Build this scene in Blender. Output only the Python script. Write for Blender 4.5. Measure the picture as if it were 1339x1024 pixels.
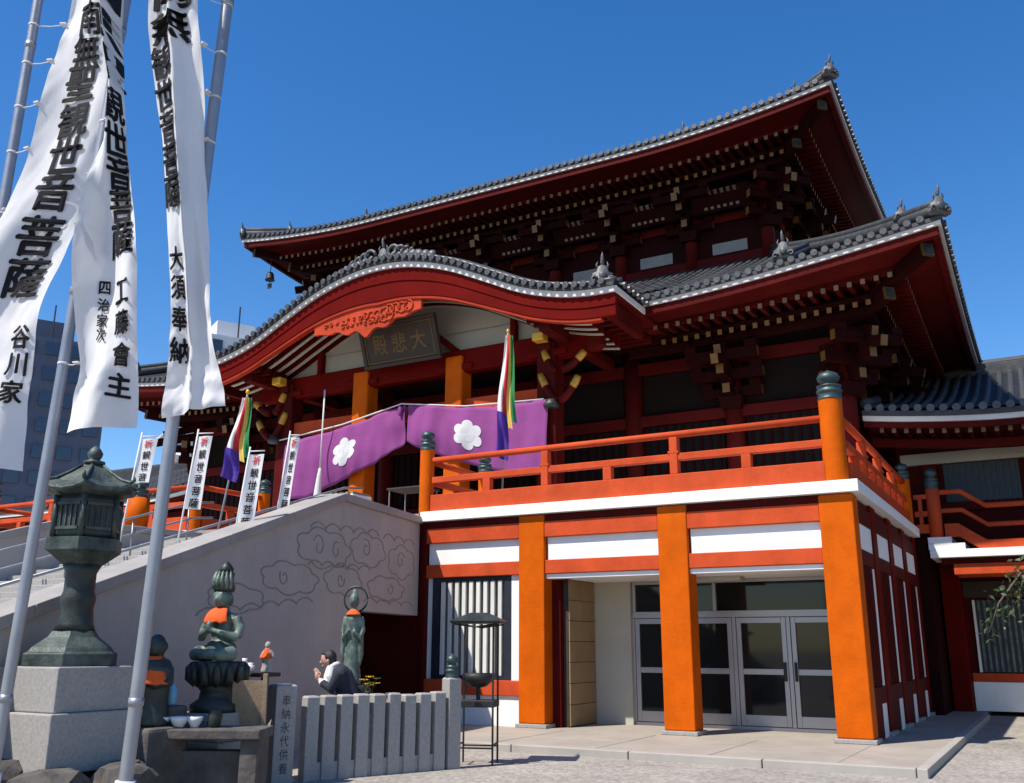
import bpy, bmesh, math, random
from math import sin, cos, pi, radians, sqrt, atan2
from mathutils import Vector, Matrix, noise
random.seed(7)
for o in list(bpy.data.objects): bpy.data.objects.remove(o)
scene = bpy.context.scene
COL = scene.collection

# ------------------------------------------------------------------ camera, sky, sun, exposure
cd = bpy.data.cameras.new('camera'); cam = bpy.data.objects.new('camera', cd); COL.objects.link(cam)
YAW, PITCH, ROLL = -0.51282, 0.26181, 0.00327
fw = Vector((sin(YAW)*cos(PITCH), cos(YAW)*cos(PITCH), sin(PITCH)))
r0 = Vector((cos(YAW), -sin(YAW), 0)); u0 = r0.cross(fw)
rr = r0*cos(ROLL)+u0*sin(ROLL); uu = -r0*sin(ROLL)+u0*cos(ROLL)
M = Matrix((rr, uu, -fw)).transposed().to_4x4(); M.translation = Vector((2.7186, -16.1755, 1.5482))
cam.matrix_world = M
cd.sensor_width = 36; cd.lens = 1241.58/1339*36; cd.clip_end = 3000; cd.clip_start = .05
scene.camera = cam

SUN_AZ, SUN_EL = radians(207), radians(56)          # clockwise from +Y
w = bpy.data.worlds.new('World'); scene.world = w; w.use_nodes = True
nt = w.node_tree; bg = nt.nodes['Background']
sky = nt.nodes.new('ShaderNodeTexSky'); sky.sky_type = 'NISHITA'; sky.sun_disc = False
sky.sun_elevation = SUN_EL; sky.sun_rotation = SUN_AZ
sky.altitude = 300; sky.air_density = 1.0; sky.dust_density = .3; sky.ozone_density = 2.0
hs = nt.nodes.new('ShaderNodeHueSaturation'); hs.inputs['Saturation'].default_value = 1.36; hs.inputs['Hue'].default_value = .506
nt.links.new(sky.outputs[0], hs.inputs['Color']); nt.links.new(hs.outputs[0], bg.inputs[0]); bg.inputs[1].default_value = .132
sd = bpy.data.lights.new('sun', 'SUN'); sun = bpy.data.objects.new('sun', sd); COL.objects.link(sun)
sd.energy = 5.0; sd.angle = radians(.5); sd.color = (1, .94, .84)
ts = Vector((sin(SUN_AZ)*cos(SUN_EL), cos(SUN_AZ)*cos(SUN_EL), sin(SUN_EL)))
sun.rotation_euler = ts.to_track_quat('Z', 'Y').to_euler(); sun.location = (-10, -30, 40)
vs = scene.view_settings; vs.view_transform = 'Standard'; vs.look = 'None'; vs.gamma = 1; vs.use_curve_mapping = False
vs.exposure = .46
scene.render.engine = 'CYCLES'

# ------------------------------------------------------------------ materials
MATS = {}
def mat(name, col, rough=.6, var=.12, scale=2.5, bump=.0, bscale=60, metal=0, col2=None, stain=.0, stain_col=(.05,.045,.04), rnd=0, spec=.5):
    m = bpy.data.materials.new(name); m.use_nodes = True; n = m.node_tree.nodes; l = m.node_tree.links
    b = n['Principled BSDF']; b.inputs['Roughness'].default_value = rough; b.inputs['Metallic'].default_value = metal
    b.inputs['Specular IOR Level'].default_value = spec
    tc = n.new('ShaderNodeTexCoord')
    nz = n.new('ShaderNodeTexNoise'); nz.inputs['Scale'].default_value = scale; nz.inputs['Detail'].default_value = 6; nz.inputs['Roughness'].default_value = .65
    l.new(tc.outputs['Object'], nz.inputs['Vector'])
    rp = n.new('ShaderNodeValToRGB'); e = rp.color_ramp.elements; e[0].position = .3; e[1].position = .72
    c2 = col2 if col2 else tuple(min(1, c*(1+var)) for c in col); c1 = tuple(c*(1-var) for c in col)
    e[0].color = (*c1, 1); e[1].color = (*c2, 1)
    l.new(nz.outputs['Fac'], rp.inputs['Fac']); out = rp.outputs['Color']
    if stain:
        n2 = n.new('ShaderNodeTexNoise'); n2.inputs['Scale'].default_value = .9; n2.inputs['Detail'].default_value = 8; n2.inputs['Roughness'].default_value = .7
        mp = n.new('ShaderNodeMapping'); mp.inputs['Scale'].default_value = (2.2, 2.2, .5); l.new(tc.outputs['Object'], mp.inputs['Vector']); l.new(mp.outputs[0], n2.inputs['Vector'])
        mr = n.new('ShaderNodeMapRange'); mr.inputs[1].default_value = .5; mr.inputs[2].default_value = .8; mr.inputs[3].default_value = 0; mr.inputs[4].default_value = stain
        l.new(n2.outputs['Fac'], mr.inputs[0]); mx = n.new('ShaderNodeMixRGB'); l.new(mr.outputs[0], mx.inputs[0]); l.new(out, mx.inputs[1]); mx.inputs[2].default_value = (*stain_col, 1); out = mx.outputs[0]
    if rnd:
        oi = n.new('ShaderNodeObjectInfo'); mr = n.new('ShaderNodeMapRange'); mr.inputs[3].default_value = 1-rnd; mr.inputs[4].default_value = 1+rnd
        l.new(oi.outputs['Random'], mr.inputs[0]); hs = n.new('ShaderNodeHueSaturation'); l.new(mr.outputs[0], hs.inputs['Value']); l.new(out, hs.inputs['Color']); out = hs.outputs[0]
    l.new(out, b.inputs['Base Color'])
    if bump:
        n3 = n.new('ShaderNodeTexNoise'); n3.inputs['Scale'].default_value = bscale; n3.inputs['Detail'].default_value = 5; l.new(tc.outputs['Object'], n3.inputs['Vector'])
        bp = n.new('ShaderNodeBump'); bp.inputs['Strength'].default_value = bump; bp.inputs['Distance'].default_value = .02; l.new(n3.outputs['Fac'], bp.inputs['Height']); l.new(bp.outputs[0], b.inputs['Normal'])
        mr = n.new('ShaderNodeMapRange'); mr.inputs[3].default_value = max(0, rough-.12); mr.inputs[4].default_value = min(1, rough+.12); l.new(nz.outputs['Fac'], mr.inputs[0]); l.new(mr.outputs[0], b.inputs['Roughness'])
    MATS[name] = m; return m
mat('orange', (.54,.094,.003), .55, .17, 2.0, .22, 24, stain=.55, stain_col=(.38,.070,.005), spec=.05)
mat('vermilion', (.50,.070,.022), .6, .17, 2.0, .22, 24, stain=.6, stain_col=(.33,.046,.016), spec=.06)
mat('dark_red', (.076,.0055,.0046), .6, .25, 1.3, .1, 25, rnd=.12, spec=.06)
mat('deep_red', (.020,.0028,.0024), .7, .25, 1.3, .1, 25, spec=.05)  # darker copy of the hall red; shade under the eaves put into the colour
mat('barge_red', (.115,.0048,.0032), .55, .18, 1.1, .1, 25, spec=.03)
mat('white', (.80,.79,.76), .65, .04, 1.5, .08, 50, stain=.22, stain_col=(.42,.39,.34))
mat('eave_white', (.62,.58,.54), .7, .08, 1.8, .1, 40, stain=.35, stain_col=(.30,.27,.24))
mat('plaster', (.42,.40,.33), .75, .06, 1.5, .1, 60, stain=.2, stain_col=(.4,.35,.28))
mat('shaded_cream', (.012,.008,.007), .8, .08, 2, .1, 50, spec=.04)  # hall panels turned near-black: the wall's deep shade is in the colour
mat('gold', (.72,.40,.035), .38, .15, 4, .15, 40, metal=.35)
mat('carving_red', (.43,.050,.018), .6, .2, 3, .2, 30, spec=.1)
mat('barge_lit_edge', (.34,.030,.010), .55, .15, 2, spec=.1)  # brighter red: light on the bargeboard's lower face put into the colour
mat('gold_dull', (.11,.062,.014), .45, .2, 4, .15, 40, metal=.3)
mat('gilt_arm', (.42,.22,.02), .45, .2, 4, .1, 40, metal=.2)
mat('yellow', (.15,.065,.005), .5, .15, 4, .1, 40)
mat('pale_end', (.17,.115,.075), .6, .15, 3, rnd=.15)
mat('tile', (.046,.047,.051), .6, .35, 5, .25, 25, rnd=.28, spec=.25)
mat('tile_end', (.052,.053,.056), .45, .35, 9, .3, 30, rnd=.25)
mat('tile_deck', (.018,.019,.022), .65, .3, 3, .3, 18, spec=.2)
mat('ornament', (.085,.085,.088), .5, .4, 10, .4, 20)
mat('stone', (.30,.275,.255), .8, .16, 1.2, .25, 90, stain=.45, stain_col=(.16,.145,.135))
mat('wall_stone', (.385,.352,.325), .85, .10, .8, .3, 70, stain=.7, stain_col=(.31,.272,.245), spec=.15)
mat('relief', (.265,.24,.22), .9, .2, 4)
mat('granite', (.30,.285,.268), .75, .2, 30, .2, 120, stain=.4, stain_col=(.22,.21,.2))
mat('granite_post', (.335,.315,.298), .75, .18, 30, .2, 120, stain=.35, stain_col=(.16,.155,.155), rnd=.1)
mat('inscription', (.045,.04,.04), .9, .2, 5)
mat('bronze', (.040,.062,.052), .55, .45, 7, .3, 40, metal=.25, col2=(.20,.26,.22))
mat('lantern_bronze', (.020,.030,.026), .55, .45, 6, .3, 40, metal=.25, col2=(.085,.112,.098))
mat('bronze_dark', (.014,.018,.016), .5, .4, 6, .2, 40, metal=.2, col2=(.04,.052,.046))
mat('cap_bronze', (.045,.075,.075), .45, .3, 8, .2, 30, metal=.4)
mat('bib', (.72,.10,.012), .9, .12, 8, .4, 300)
mat('purple', (.28,.072,.245), .85, .10, 3, .15, 300, spec=.1)
mat('cloth_white', (.76,.75,.75), .9, .04, 2, .12, 400, spec=.2)
mat('ink', (.012,.012,.014), .8, .3, 6, spec=.2)
mat('red_ink', (.55,.03,.025), .8, .1, 6)
mat('steel', (.30,.305,.33), .42, .15, 3, .08, 80, metal=.55)
mat('alu', (.40,.39,.385), .4, .08, 2, .04, 80, metal=.5)
mat('iron', (.022,.022,.023), .55, .3, 10, .2, 60, metal=.3)
mat('navy', (.016,.020,.032), .5, .2, 4)
mat('slat_white', (.64,.63,.58), .6, .06, 3, rnd=.1)
mat('dark_void', (.012,.011,.011), .9, .2, 2, spec=.05)
mat('blind', (.21,.20,.175), .7, .12, 3)
mat('stone_tile', (.27,.18,.085), .65, .16, 1.5, .1, 60, rnd=.07)
mat('wood', (.034,.021,.013), .7, .3, 6, .2, 40)
mat('wood_light', (.30,.21,.13), .7, .2, 6, .2, 40)
mat('rock', (.085,.075,.068), .9, .45, 4, .8, 12, stain=.4, stain_col=(.03,.03,.028))
mat('skin', (.52,.29,.21), .55, .06, 6)
mat('hair', (.012,.010,.009), .45, .3, 30, .4, 200)
mat('jacket', (.014,.017,.030), .85, .2, 6, .3, 200)
mat('shirt', (.68,.66,.64), .85, .05, 6, .2, 200)
mat('leaf', (.075,.115,.03), .5, .35, 6, rnd=.4)
mat('bark', (.11,.085,.06), .9, .3, 8, .5, 40)
mat('flower', (.70,.42,.03), .7, .2, 6)
mat('porcelain', (.72,.70,.68), .25, .04, 3)
mat('blue_plastic', (.16,.38,.50), .4, .1, 5)
mat('pav', (.295,.268,.235), .85, .20, .7, .25, 70, stain=.6, stain_col=(.18,.158,.132))
mat('apron', (.31,.274,.232), .8, .15, .8, .2, 90, stain=.55, stain_col=(.20,.176,.148))
mat('kerbstone', (.34,.315,.285), .75, .1, 2, .2, 90, stain=.3, stain_col=(.32,.29,.26))
mat('apartment', (.075,.09,.135), .7, .12, .4, stain=.2)
mat('tower_white', (.60,.61,.63), .7, .06, .3, stain=.2, stain_col=(.4,.41,.43))
mat('far_glass', (.03,.045,.08), .15, .2, .5, spec=.7)
mat('flag_blue', (.09,.04,.34), .85, .1, 5); mat('flag_yellow', (.75,.50,.10), .85, .1, 5); mat('flag_red', (.60,.03,.03), .85, .1, 5)
mat('flag_green', (.02,.20,.06), .85, .1, 5); mat('flag_orange', (.70,.22,.04), .85, .1, 5)
def glass(name, col, rough):
    m = mat(name, col, rough, .2, 1.5, spec=.32); return m
glass('door_glass', (.010,.012,.013), .05)

# ground: fine exposed-aggregate paving with speckle
def ground_mat():
    m = MATS['pav']; n = m.node_tree.nodes; l = m.node_tree.links; b = n['Principled BSDF']
    tc = n.new('ShaderNodeTexCoord'); vo = n.new('ShaderNodeTexVoronoi'); vo.inputs['Scale'].default_value = 22; l.new(tc.outputs['Object'], vo.inputs['Vector'])
    old = b.inputs['Base Color'].links[0].from_socket
    hs = n.new('ShaderNodeHueSaturation'); mr = n.new('ShaderNodeMapRange'); mr.inputs[3].default_value = .72; mr.inputs[4].default_value = 1.22
    sx = n.new('ShaderNodeSeparateColor'); l.new(vo.outputs['Color'], sx.inputs[0]); l.new(sx.outputs[0], mr.inputs[0]); l.new(mr.outputs[0], hs.inputs['Value']); l.new(old, hs.inputs['Color']); l.new(hs.outputs[0], b.inputs['Base Color'])
    bp = n.new('ShaderNodeBump'); bp.inputs['Strength'].default_value = .5; bp.inputs['Distance'].default_value = .012; bp.invert = True
    l.new(vo.outputs['Distance'], bp.inputs['Height']); l.new(bp.outputs[0], b.inputs['Normal'])
ground_mat()
def translucent(name, amt):
    m = MATS[name]; n = m.node_tree.nodes; l = m.node_tree.links; b = n['Principled BSDF']; o = n['Material Output']
    t = n.new('ShaderNodeBsdfTranslucent'); c = b.inputs['Base Color'].links[0].from_socket; l.new(c, t.inputs['Color'])
    x = n.new('ShaderNodeMixShader'); x.inputs[0].default_value = amt; l.new(b.outputs[0], x.inputs[1]); l.new(t.outputs[0], x.inputs[2]); l.new(x.outputs[0], o.inputs['Surface'])
translucent('cloth_white', .25); translucent('leaf', .3)
for k in ('flag_blue','flag_yellow','flag_red','flag_green','flag_orange','purple'): translucent(k, .2)

# ------------------------------------------------------------------ mesh helpers
class MB:
    def __init__(s): s.v = []; s.f = []; s.m = []
    def add(s, vs_, fs, mi=0):
        b = len(s.v); s.v += [tuple(p) for p in vs_]; s.f += [tuple(b+i for i in f) for f in fs]; s.m += [mi]*len(fs); return s
    def box(s, a, b, mi=0):
        x0, x1 = sorted((a[0], b[0])); y0, y1 = sorted((a[1], b[1])); z0, z1 = sorted((a[2], b[2]))
        return s.add([(x0,y0,z0),(x1,y0,z0),(x1,y1,z0),(x0,y1,z0),(x0,y0,z1),(x1,y0,z1),(x1,y1,z1),(x0,y1,z1)], [(0,3,2,1),(4,5,6,7),(0,1,5,4),(1,2,6,5),(2,3,7,6),(3,0,4,7)], mi)
    def loft(s, secs, mi=0, cap=True, closed=True):
        n = len(secs[0]); vs_ = [p for q in secs for p in q]; fs = []
        for i in range(len(secs)-1):
            for j in range(n if closed else n-1):
                k = (j+1) % n; fs.append((i*n+j, i*n+k, (i+1)*n+k, (i+1)*n+j))
        if cap and closed: fs += [tuple(range(n))[::-1], tuple((len(secs)-1)*n+j for j in range(n))]
        return s.add(vs_, fs, mi)
    def bar(s, a, b, w_, h_, mi=0, mi_end=None, up=(0,0,1)):
        a = Vector(a); b = Vector(b); d = (b-a).normalized(); sd_ = d.cross(Vector(up))
        if sd_.length < 1e-4: sd_ = Vector((1,0,0))
        sd_.normalize(); up_ = sd_.cross(d).normalized(); x = sd_*w_/2; y = up_*h_/2
        vs_ = [a-x-y, a+x-y, a+x+y, a-x+y, b-x-y, b+x-y, b+x+y, b-x+y]
        s.add(vs_, [(0,1,5,4),(1,2,6,5),(2,3,7,6),(3,0,4,7)], mi)
        s.add(vs_, [(3,2,1,0),(4,5,6,7)], mi if mi_end is None else mi_end); return s
    def tube(s, pts, r, n=8, mi=0, cap=True):
        pts = [Vector(p) for p in pts]; secs = []
        ref = None
        for i, p in enumerate(pts):
            d = (pts[min(i+1, len(pts)-1)]-pts[max(i-1, 0)]).normalized()
            if ref is None:
                ref = d.cross(Vector((0,0,1)))
                if ref.length < .05: ref = d.cross(Vector((0,1,0)))
            ref = (ref-d*ref.dot(d)).normalized(); q = d.cross(ref)
            R_ = r[i] if isinstance(r, (list, tuple)) else r
            secs.append([p+(ref*cos(2*pi*k/n)+q*sin(2*pi*k/n))*R_ for k in range(n)])
        return s.loft(secs, mi, cap)
    def lathe(s, prof, loc=(0,0,0), n=20, mi=0, rot=0, sq=None):
        secs = [[(loc[0]+r*cos(2*pi*k/n+rot), loc[1]+r*sin(2*pi*k/n+rot), loc[2]+z) for k in range(n)] for r, z in prof]
        return s.loft(secs, mi)
    def ell(s, c, r, nu=14, nv=9, mi=0, rot=None):
        c = Vector(c); secs = []
        for i in range(nv+1):
            t = pi*i/nv; rs = max(sin(t), .02); sec = []
            for k in range(nu):
                p = Vector((r[0]*rs*cos(2*pi*k/nu), r[1]*rs*sin(2*pi*k/nu), -r[2]*cos(t)))
                if rot: p = rot @ p
                sec.append(c+p)
            secs.append(sec)
        return s.loft(secs, mi)
    def sheet(s, g, mi=0):
        nr = len(g); nc = len(g[0]); return s.add([p for q in g for p in q], [(i*nc+j, i*nc+j+1, (i+1)*nc+j+1, (i+1)*nc+j) for i in range(nr-1) for j in range(nc-1)], mi)
    def mesh(s, name, mats, smooth=False):
        me = bpy.data.meshes.new(name); me.from_pydata(s.v, [], s.f)
        for m in (mats if isinstance(mats, (list, tuple)) else [mats]): me.materials.append(MATS[m])
        me.polygons.foreach_set('material_index', s.m)
        if smooth: me.polygons.foreach_set('use_smooth', [True]*len(me.polygons))
        bm = bmesh.new(); bm.from_mesh(me); bmesh.ops.recalc_face_normals(bm, faces=bm.faces); bm.to_mesh(me); bm.free()
        me.update(); return me
    def obj(s, name, mats, parent=None, smooth=False, bevel=0, loc=None, angle=None):
        return link(name, s.mesh(name, mats, smooth), parent, loc, bevel, angle)
def link(name, me, parent=None, loc=None, bevel=0, angle=None):
    o = bpy.data.objects.new(name, me); COL.objects.link(o)
    if parent is not None:
        o.parent = parent
        if parent.get('_world'): o.matrix_parent_inverse = Matrix.Translation(-Vector(parent['_world']))
    if loc is not None: o.location = loc
    if bevel:
        b = o.modifiers.new('bevel', 'BEVEL'); b.width = bevel; b.segments = 2; b.limit_method = 'ANGLE'; b.angle_limit = radians(40)
    return o
def tag(o, label, cat, group=None):
    o['label'] = label; o['category'] = cat
    if group: o['group'] = group
    return o
def thing(name, label, cat, loc=(0,0,0), group=None, world=True, rz=0):
    """Empty at the thing's base. world=True: its parts are modelled in world coordinates."""
    o = bpy.data.objects.new(name, None); COL.objects.link(o); o.location = loc; o.rotation_euler = (0,0,rz); o.empty_display_size = .2
    if world: o['_world'] = list(loc)
    return tag(o, label, cat, group)
def kind(o, k): o['kind'] = k; return o
def copy_tree(o, loc, rz=None, label=None):
    c = o.copy(); COL.objects.link(c); c.location = loc
    if rz is not None: c.rotation_euler = (0,0,rz)
    if label: c['label'] = label
    for ch in [x for x in bpy.data.objects if x.parent == o]:
        k = ch.copy(); COL.objects.link(k); k.parent = c
        for g in [x for x in bpy.data.objects if x.parent == ch]:
            q = g.copy(); COL.objects.link(q); q.parent = k
    return c
def interp(tab, x):
    if x <= tab[0][0]: return tab[0][1]
    for (a, p), (b, q) in zip(tab, tab[1:]):
        if x <= b:
            t = (x-a)/(b-a); t = t*t*(3-2*t)*.35+t*.65; return p+(q-p)*t
    return tab[-1][1]
_chars = {}
def glyph(ch, bold=.02):
    """2D outline of one written character, normalised to the unit square."""
    k = (ch, bold)
    if k in _chars: return _chars[k]
    c = bpy.data.curves.new('glyph', 'FONT'); c.body = ch; c.offset = 0; c.resolution_u = 3; c.fill_mode = 'FRONT'
    o = bpy.data.objects.new('glyph', c); COL.objects.link(o)
    dg = bpy.context.evaluated_depsgraph_get(); me = bpy.data.meshes.new_from_object(o.evaluated_get(dg))
    vs_ = [v.co.copy() for v in me.vertices]; fs = [tuple(p.vertices) for p in me.polygons]
    bpy.data.objects.remove(o); bpy.data.curves.remove(c); bpy.data.meshes.remove(me)
    x0 = min(v.x for v in vs_); x1 = max(v.x for v in vs_); y0 = min(v.y for v in vs_); y1 = max(v.y for v in vs_)
    base_ = [((v.x-x0)/(x1-x0), (v.y-y0)/(y1-y0)) for v in vs_]; out, of = [], []
    for dx, dy in (((0,0),(1,0),(-1,0),(0,1),(0,-1),(.7,.7),(-.7,-.7)) if bold > .015 else ((0,0),)):   # heavier strokes: the outline laid over itself
        n = len(out); out += [(a+dx*bold*.9, b+dy*bold*.9) for a, b in base_]; of += [tuple(i+n for i in f) for f in fs]
    _chars[k] = (out, of, len(base_)); return _chars[k]

CX = -11.85                                       # centre line of the hall
def mir(x): return 2*CX-x

# ------------------------------------------------------------------ ground
g = MB(); g.add([(-900,-400,0),(900,-400,0),(900,1500,0),(-900,1500,0)], [(0,1,2,3)]); kind(g.obj('ground', 'pav'), 'structure')
ap = kind(MB().box((-30,-2.75,-.1),(.95,24,.10)).obj('pavement', 'apron'), 'structure')
kb = MB()
L_ = 1.9
x = .95
while x > -8.4:
    MB().box((x-L_+.008,-2.91,-.1),(x-.008,-2.752,.112)).obj('kerb_stone', 'kerbstone', ap, bevel=.012); x -= L_
y = -2.91
while y < 8:
    MB().box((.952,y+.008,-.1),(1.08,y+L_-.008,.112)).obj('kerb_stone', 'kerbstone', ap, bevel=.012); y += L_
for i in range(5):                                 # large paving slabs in front of the pillars
    for j in range(2):
        MB().box((-.02-i*1.72,-2.70+j*1.25,.09),(-1.70-i*1.72,-1.47+j*1.25,.1055+.0015*((i+j)%2))).obj('slab', 'apron', ap, bevel=.006)

# ------------------------------------------------------------------ temple hall
hall = thing('temple_hall', 'two-storey dark red temple hall with sweeping grey tiled roofs and arched porch', 'temple', (CX, 8, 4.2))

def side_maps(X0, X1, Y0, Y1):
    return {'F': (X1-X0, lambda s, d, z: Vector((X0+s, Y0+d, z)), 0),
            'R': (Y1-Y0, lambda s, d, z: Vector((X1-d, Y0+s, z)), pi/2),
            'L': (Y1-Y0, lambda s, d, z: Vector((X0+d, Y0+s, z)), -pi/2)}
def bracket_mesh():
    b = MB()
    b.add(*[[(-.2,.02,-1.42),(.2,.02,-1.42),(.2,-.3,-1.42),(-.2,-.3,-1.42),(-.24,.02,-1.16),(.24,.02,-1.16),(.24,-.34,-1.16),(-.24,-.34,-1.16)], [(0,3,2,1),(4,5,6,7),(0,1,5,4),(1,2,6,5),(2,3,7,6),(3,0,4,7)]])
    def arm(p, q): b.bar(p, q, .15, .19, 0, 1)
    def blk(x, y, z): b.box((x-.115,y-.115,z),(x+.115,y+.115,z+.13), 0)
    for k, (yo, z) in enumerate(((-.42,-1.05), (-.78,-.74))):
        arm((0,.1,z), (0,yo-.16,z)); blk(0, yo, z+.095)
    for yy, z, ln in ((-.12,-1.05,.62), (-.42,-.74,.74), (-.78,-.42,.74)):
        arm((-ln,yy,z), (ln,yy,z))
        for x in (-ln+.12, 0, ln-.12): blk(x, yy, z+.095)
    b.bar((0,.1,-.30), (0,-1.28,-.62), .15, .2, 0, 1)
    b.bar((0,-.2,-.12), (0,-1.05,-.36), .14, .18, 0, 1)
    return b.mesh('bracket', ['deep_red', 'yellow'])
BRACKET = bracket_mesh()
def ribs_mesh(n, wd):
    b = MB()
    for k in range(n):
        x = (k-(n-1)/2)*wd; pts = [(x,-.50,-.78),(x,-.56,-.62),(x,-.66,-.50),(x,-.80,-.43)]
        for p, q in zip(pts, pts[1:]): b.bar(p, q, .085, .05, 0, up=(0,1,0))
    b.add([(-.8,-.46,-.84),(.8,-.46,-.84),(.8,-.80,-.39),(-.8,-.80,-.39)], [(0,1,2,3)], 1)
    return b.mesh('eave_ribs', ['pale_end', 'deep_red'])
RIBS = ribs_mesh(6, .17)
def ornament_mesh():
    """demon-face ridge-end tile: shouldered shield, curling scrolls, horn spike"""
    b = MB()
    out = [(-.34,0),(.34,0),(.38,.12),(.28,.22),(.30,.34),(.17,.40),(.13,.54),(.05,.60),(-.05,.60),(-.13,.54),(-.17,.40),(-.30,.34),(-.28,.22),(-.38,.12)]
    b.loft([[(x,-.09,z) for x, z in out], [(x*.9,.12,z*.95) for x, z in out]])
    for sx in (-1, 1):
        b.tube([(sx*(.25-.10*cos(t)*(1-t/9)), -.12, .16+.10*sin(t)*(1-t/9)) for t in [k*.7 for k in range(9)]], .035, 6)
        b.tube([(sx*.12,-.04,.50),(sx*.17,-.05,.62),(sx*.13,-.06,.72)], [.04,.03,.008], 6)
    b.ell((0,-.11,.28), (.12,.07,.14), 10, 6)
    b.tube([(0,-.02,.56),(0,-.04,.72),(0,-.10,.86),(0,-.10,1.0)], [.05,.06,.045,.008], 7)
    return b.mesh('ridge_ornament', 'ornament', True)
ORN = ornament_mesh()
def orn(parent, loc, sc=1, rz=0):
    o = link('ridge_ornament', ORN, parent, loc); o.scale = (sc,)*3; o.rotation_euler = (0,0,rz); return o

def big_roof(root, X0, X1, Y0, Y1, z0, RZ, RL, RP, run_f, rise_f, run_s, DW, step, bays_f, bays_s, CV=.72, gap=0):
    GL = (X1-X0)/2-gap; GH = (X1-X0)/2+gap
    maps = side_maps(X0, X1, Y0, Y1)
    def h(s, L): s = min(s, L-s); return RZ*max(0, 1-s/RL)**RP
    def top(s, L, t): return z0+.26+h(s, L)*(1-t)**1.4+rise_f*(CV*t+(1-CV)*t*t)
    # deck of pan tiles
    rows = []; N = 40
    deck = MB()
    for sd_ in 'FRL':
        L, P, _ = maps[sd_]; run = run_f if sd_ == 'F' else run_s; oth = run_s if sd_ == 'F' else run_f
        g_ = []
        for j in range(9):
            t = j/8; g_.append([P(oth*t+(L-2*oth*t)*i/N, run*t-.02, top(L*i/N, L, t)-.045) for i in range(N+1)])
        deck.sheet(g_)
    root_o = deck.obj('roof_deck', 'tile_deck', root, True)
    def strip(name, sec, m, sides='FRL', bev=0):
        for sd_ in sides:
            L, P, _ = maps[sd_]; N_ = 44
            secs = []
            spans = [(0, 1)] if not (gap and sd_ == 'F') else [(0, GL/L), (GH/L, 1)]
            for ta, tb in spans:
                secs = []
                for i in range(N_+1):
                    t = i/N_; t = .5-.5*cos(pi*t) if len(spans) == 1 else (1-cos(pi/2*t) if ta == 0 else sin(pi/2*t)); t = ta+(tb-ta)*t
                    secs.append([P(d+(L-2*d)*t, d, z0+z+h(t*L, L)*(1-max(0, d)/DW)) for d, z in sec])
                MB().loft(secs).obj(name, m, root_o)
    strip('eave_tile_edge', [(-.07,.15),(.30,.15),(.30,.235),(-.07,.235)], 'tile')
    strip('eave_board', [(-.03,.045),(.16,.045),(.16,.148),(-.03,.148)], 'eave_white')
    strip('fascia', [(.03,-.15),(.16,-.15),(.16,.043),(.03,.043)], 'dark_red')
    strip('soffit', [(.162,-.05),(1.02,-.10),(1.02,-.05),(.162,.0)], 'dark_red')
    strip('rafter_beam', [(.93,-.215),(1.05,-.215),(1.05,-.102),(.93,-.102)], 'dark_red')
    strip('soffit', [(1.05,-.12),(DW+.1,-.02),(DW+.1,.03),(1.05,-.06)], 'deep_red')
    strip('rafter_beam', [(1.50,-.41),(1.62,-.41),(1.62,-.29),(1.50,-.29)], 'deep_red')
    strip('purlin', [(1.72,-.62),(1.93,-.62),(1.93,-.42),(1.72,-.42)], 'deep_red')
    # rafters, two tiers
    ra = MB().bar((0,0,-.06), (0,1.25,.04), .10, .12, 0, 1).mesh('rafter', ['dark_red', 'pale_end'])
    rb = MB().bar((0,0,-.07), (0,1.40,.10), .11, .13, 0, 1).mesh('rafter', ['deep_red', 'yellow'])
    for sd_ in 'FRL':
        L, P, rz = maps[sd_]
        if sd_ != 'F': L = min(L, 13)
        n = int(maps[sd_][0]/.29)
        for k in range(1, n):
            s = k*maps[sd_][0]/n
            if (sd_ != 'F' and s > 12) or (sd_ == 'F' and gap and GL < s < GH): continue
            for me, d0, zz, ln in ((ra, .86, -.16, 1.25), (rb, 1.42, -.37, 1.40)):
                if d0+.12 < s < maps[sd_][0]-d0-.12:
                    o = link('rafter', me, root_o, P(s, d0, z0+zz+h(s, maps[sd_][0])*(1-d0/DW))); o.rotation_euler = (0,0,rz)
                    mm = min(s-d0, maps[sd_][0]-s-d0)
                    if mm < ln: o.scale = (1, mm/ln, 1)
    # brackets and ribs along the wall
    for sd_ in 'FRL':
        L, P, rz = maps[sd_]; nb = bays_f if sd_ == 'F' else bays_s; Lw = L-2*DW
        for k in range(nb+1):
            if sd_ != 'F' and k == 0: continue
            if sd_ == 'F' and gap and GL+.5 < DW+Lw*k/nb < GH-.5: continue
            o = link('bracket', BRACKET, root_o, P(DW+Lw*k/nb, DW, z0-.42)); o.rotation_euler = (0,0,rz); o.scale = (1.22,)*3
            if sd_ == 'F' and k in (0, nb): o.rotation_euler = (0,0,pi/4 if k else -pi/4)
            if k < nb and sd_ == 'F' and not gap:
                o = link('eave_ribs', RIBS, root_o, P(DW+Lw*(k+.5)/nb, DW, z0-.42)); o.scale = (1.15,1.2,1.25); o.rotation_euler = (0,0,rz)
    # corner hip rafters with gilt caps and small side clusters
    for sx, Xc in ((1, X1), (-1, X0)):
        for (d0, d1, zz, w_) in ((.30, 3.0, -.27, .24), (1.25, 3.0, -.52, .24)):
            b = MB(); a = Vector((Xc-sx*d0, Y0+d0, z0+zz+RZ*(1-d0/DW))); e = Vector((Xc-sx*d1, Y0+d1, z0+zz+.02)); b.bar(a, e, w_, .26, 0)
            dv = (a-e).normalized(); b.bar(a-dv*.05, a+dv*.02, w_+.02, .28, 1); b.bar(a+dv*.021, a+dv*.03, w_-.04, .21, 2); b.obj('hip_rafter', ['deep_red', 'gold_dull', 'bronze_dark'], root_o)
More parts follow.
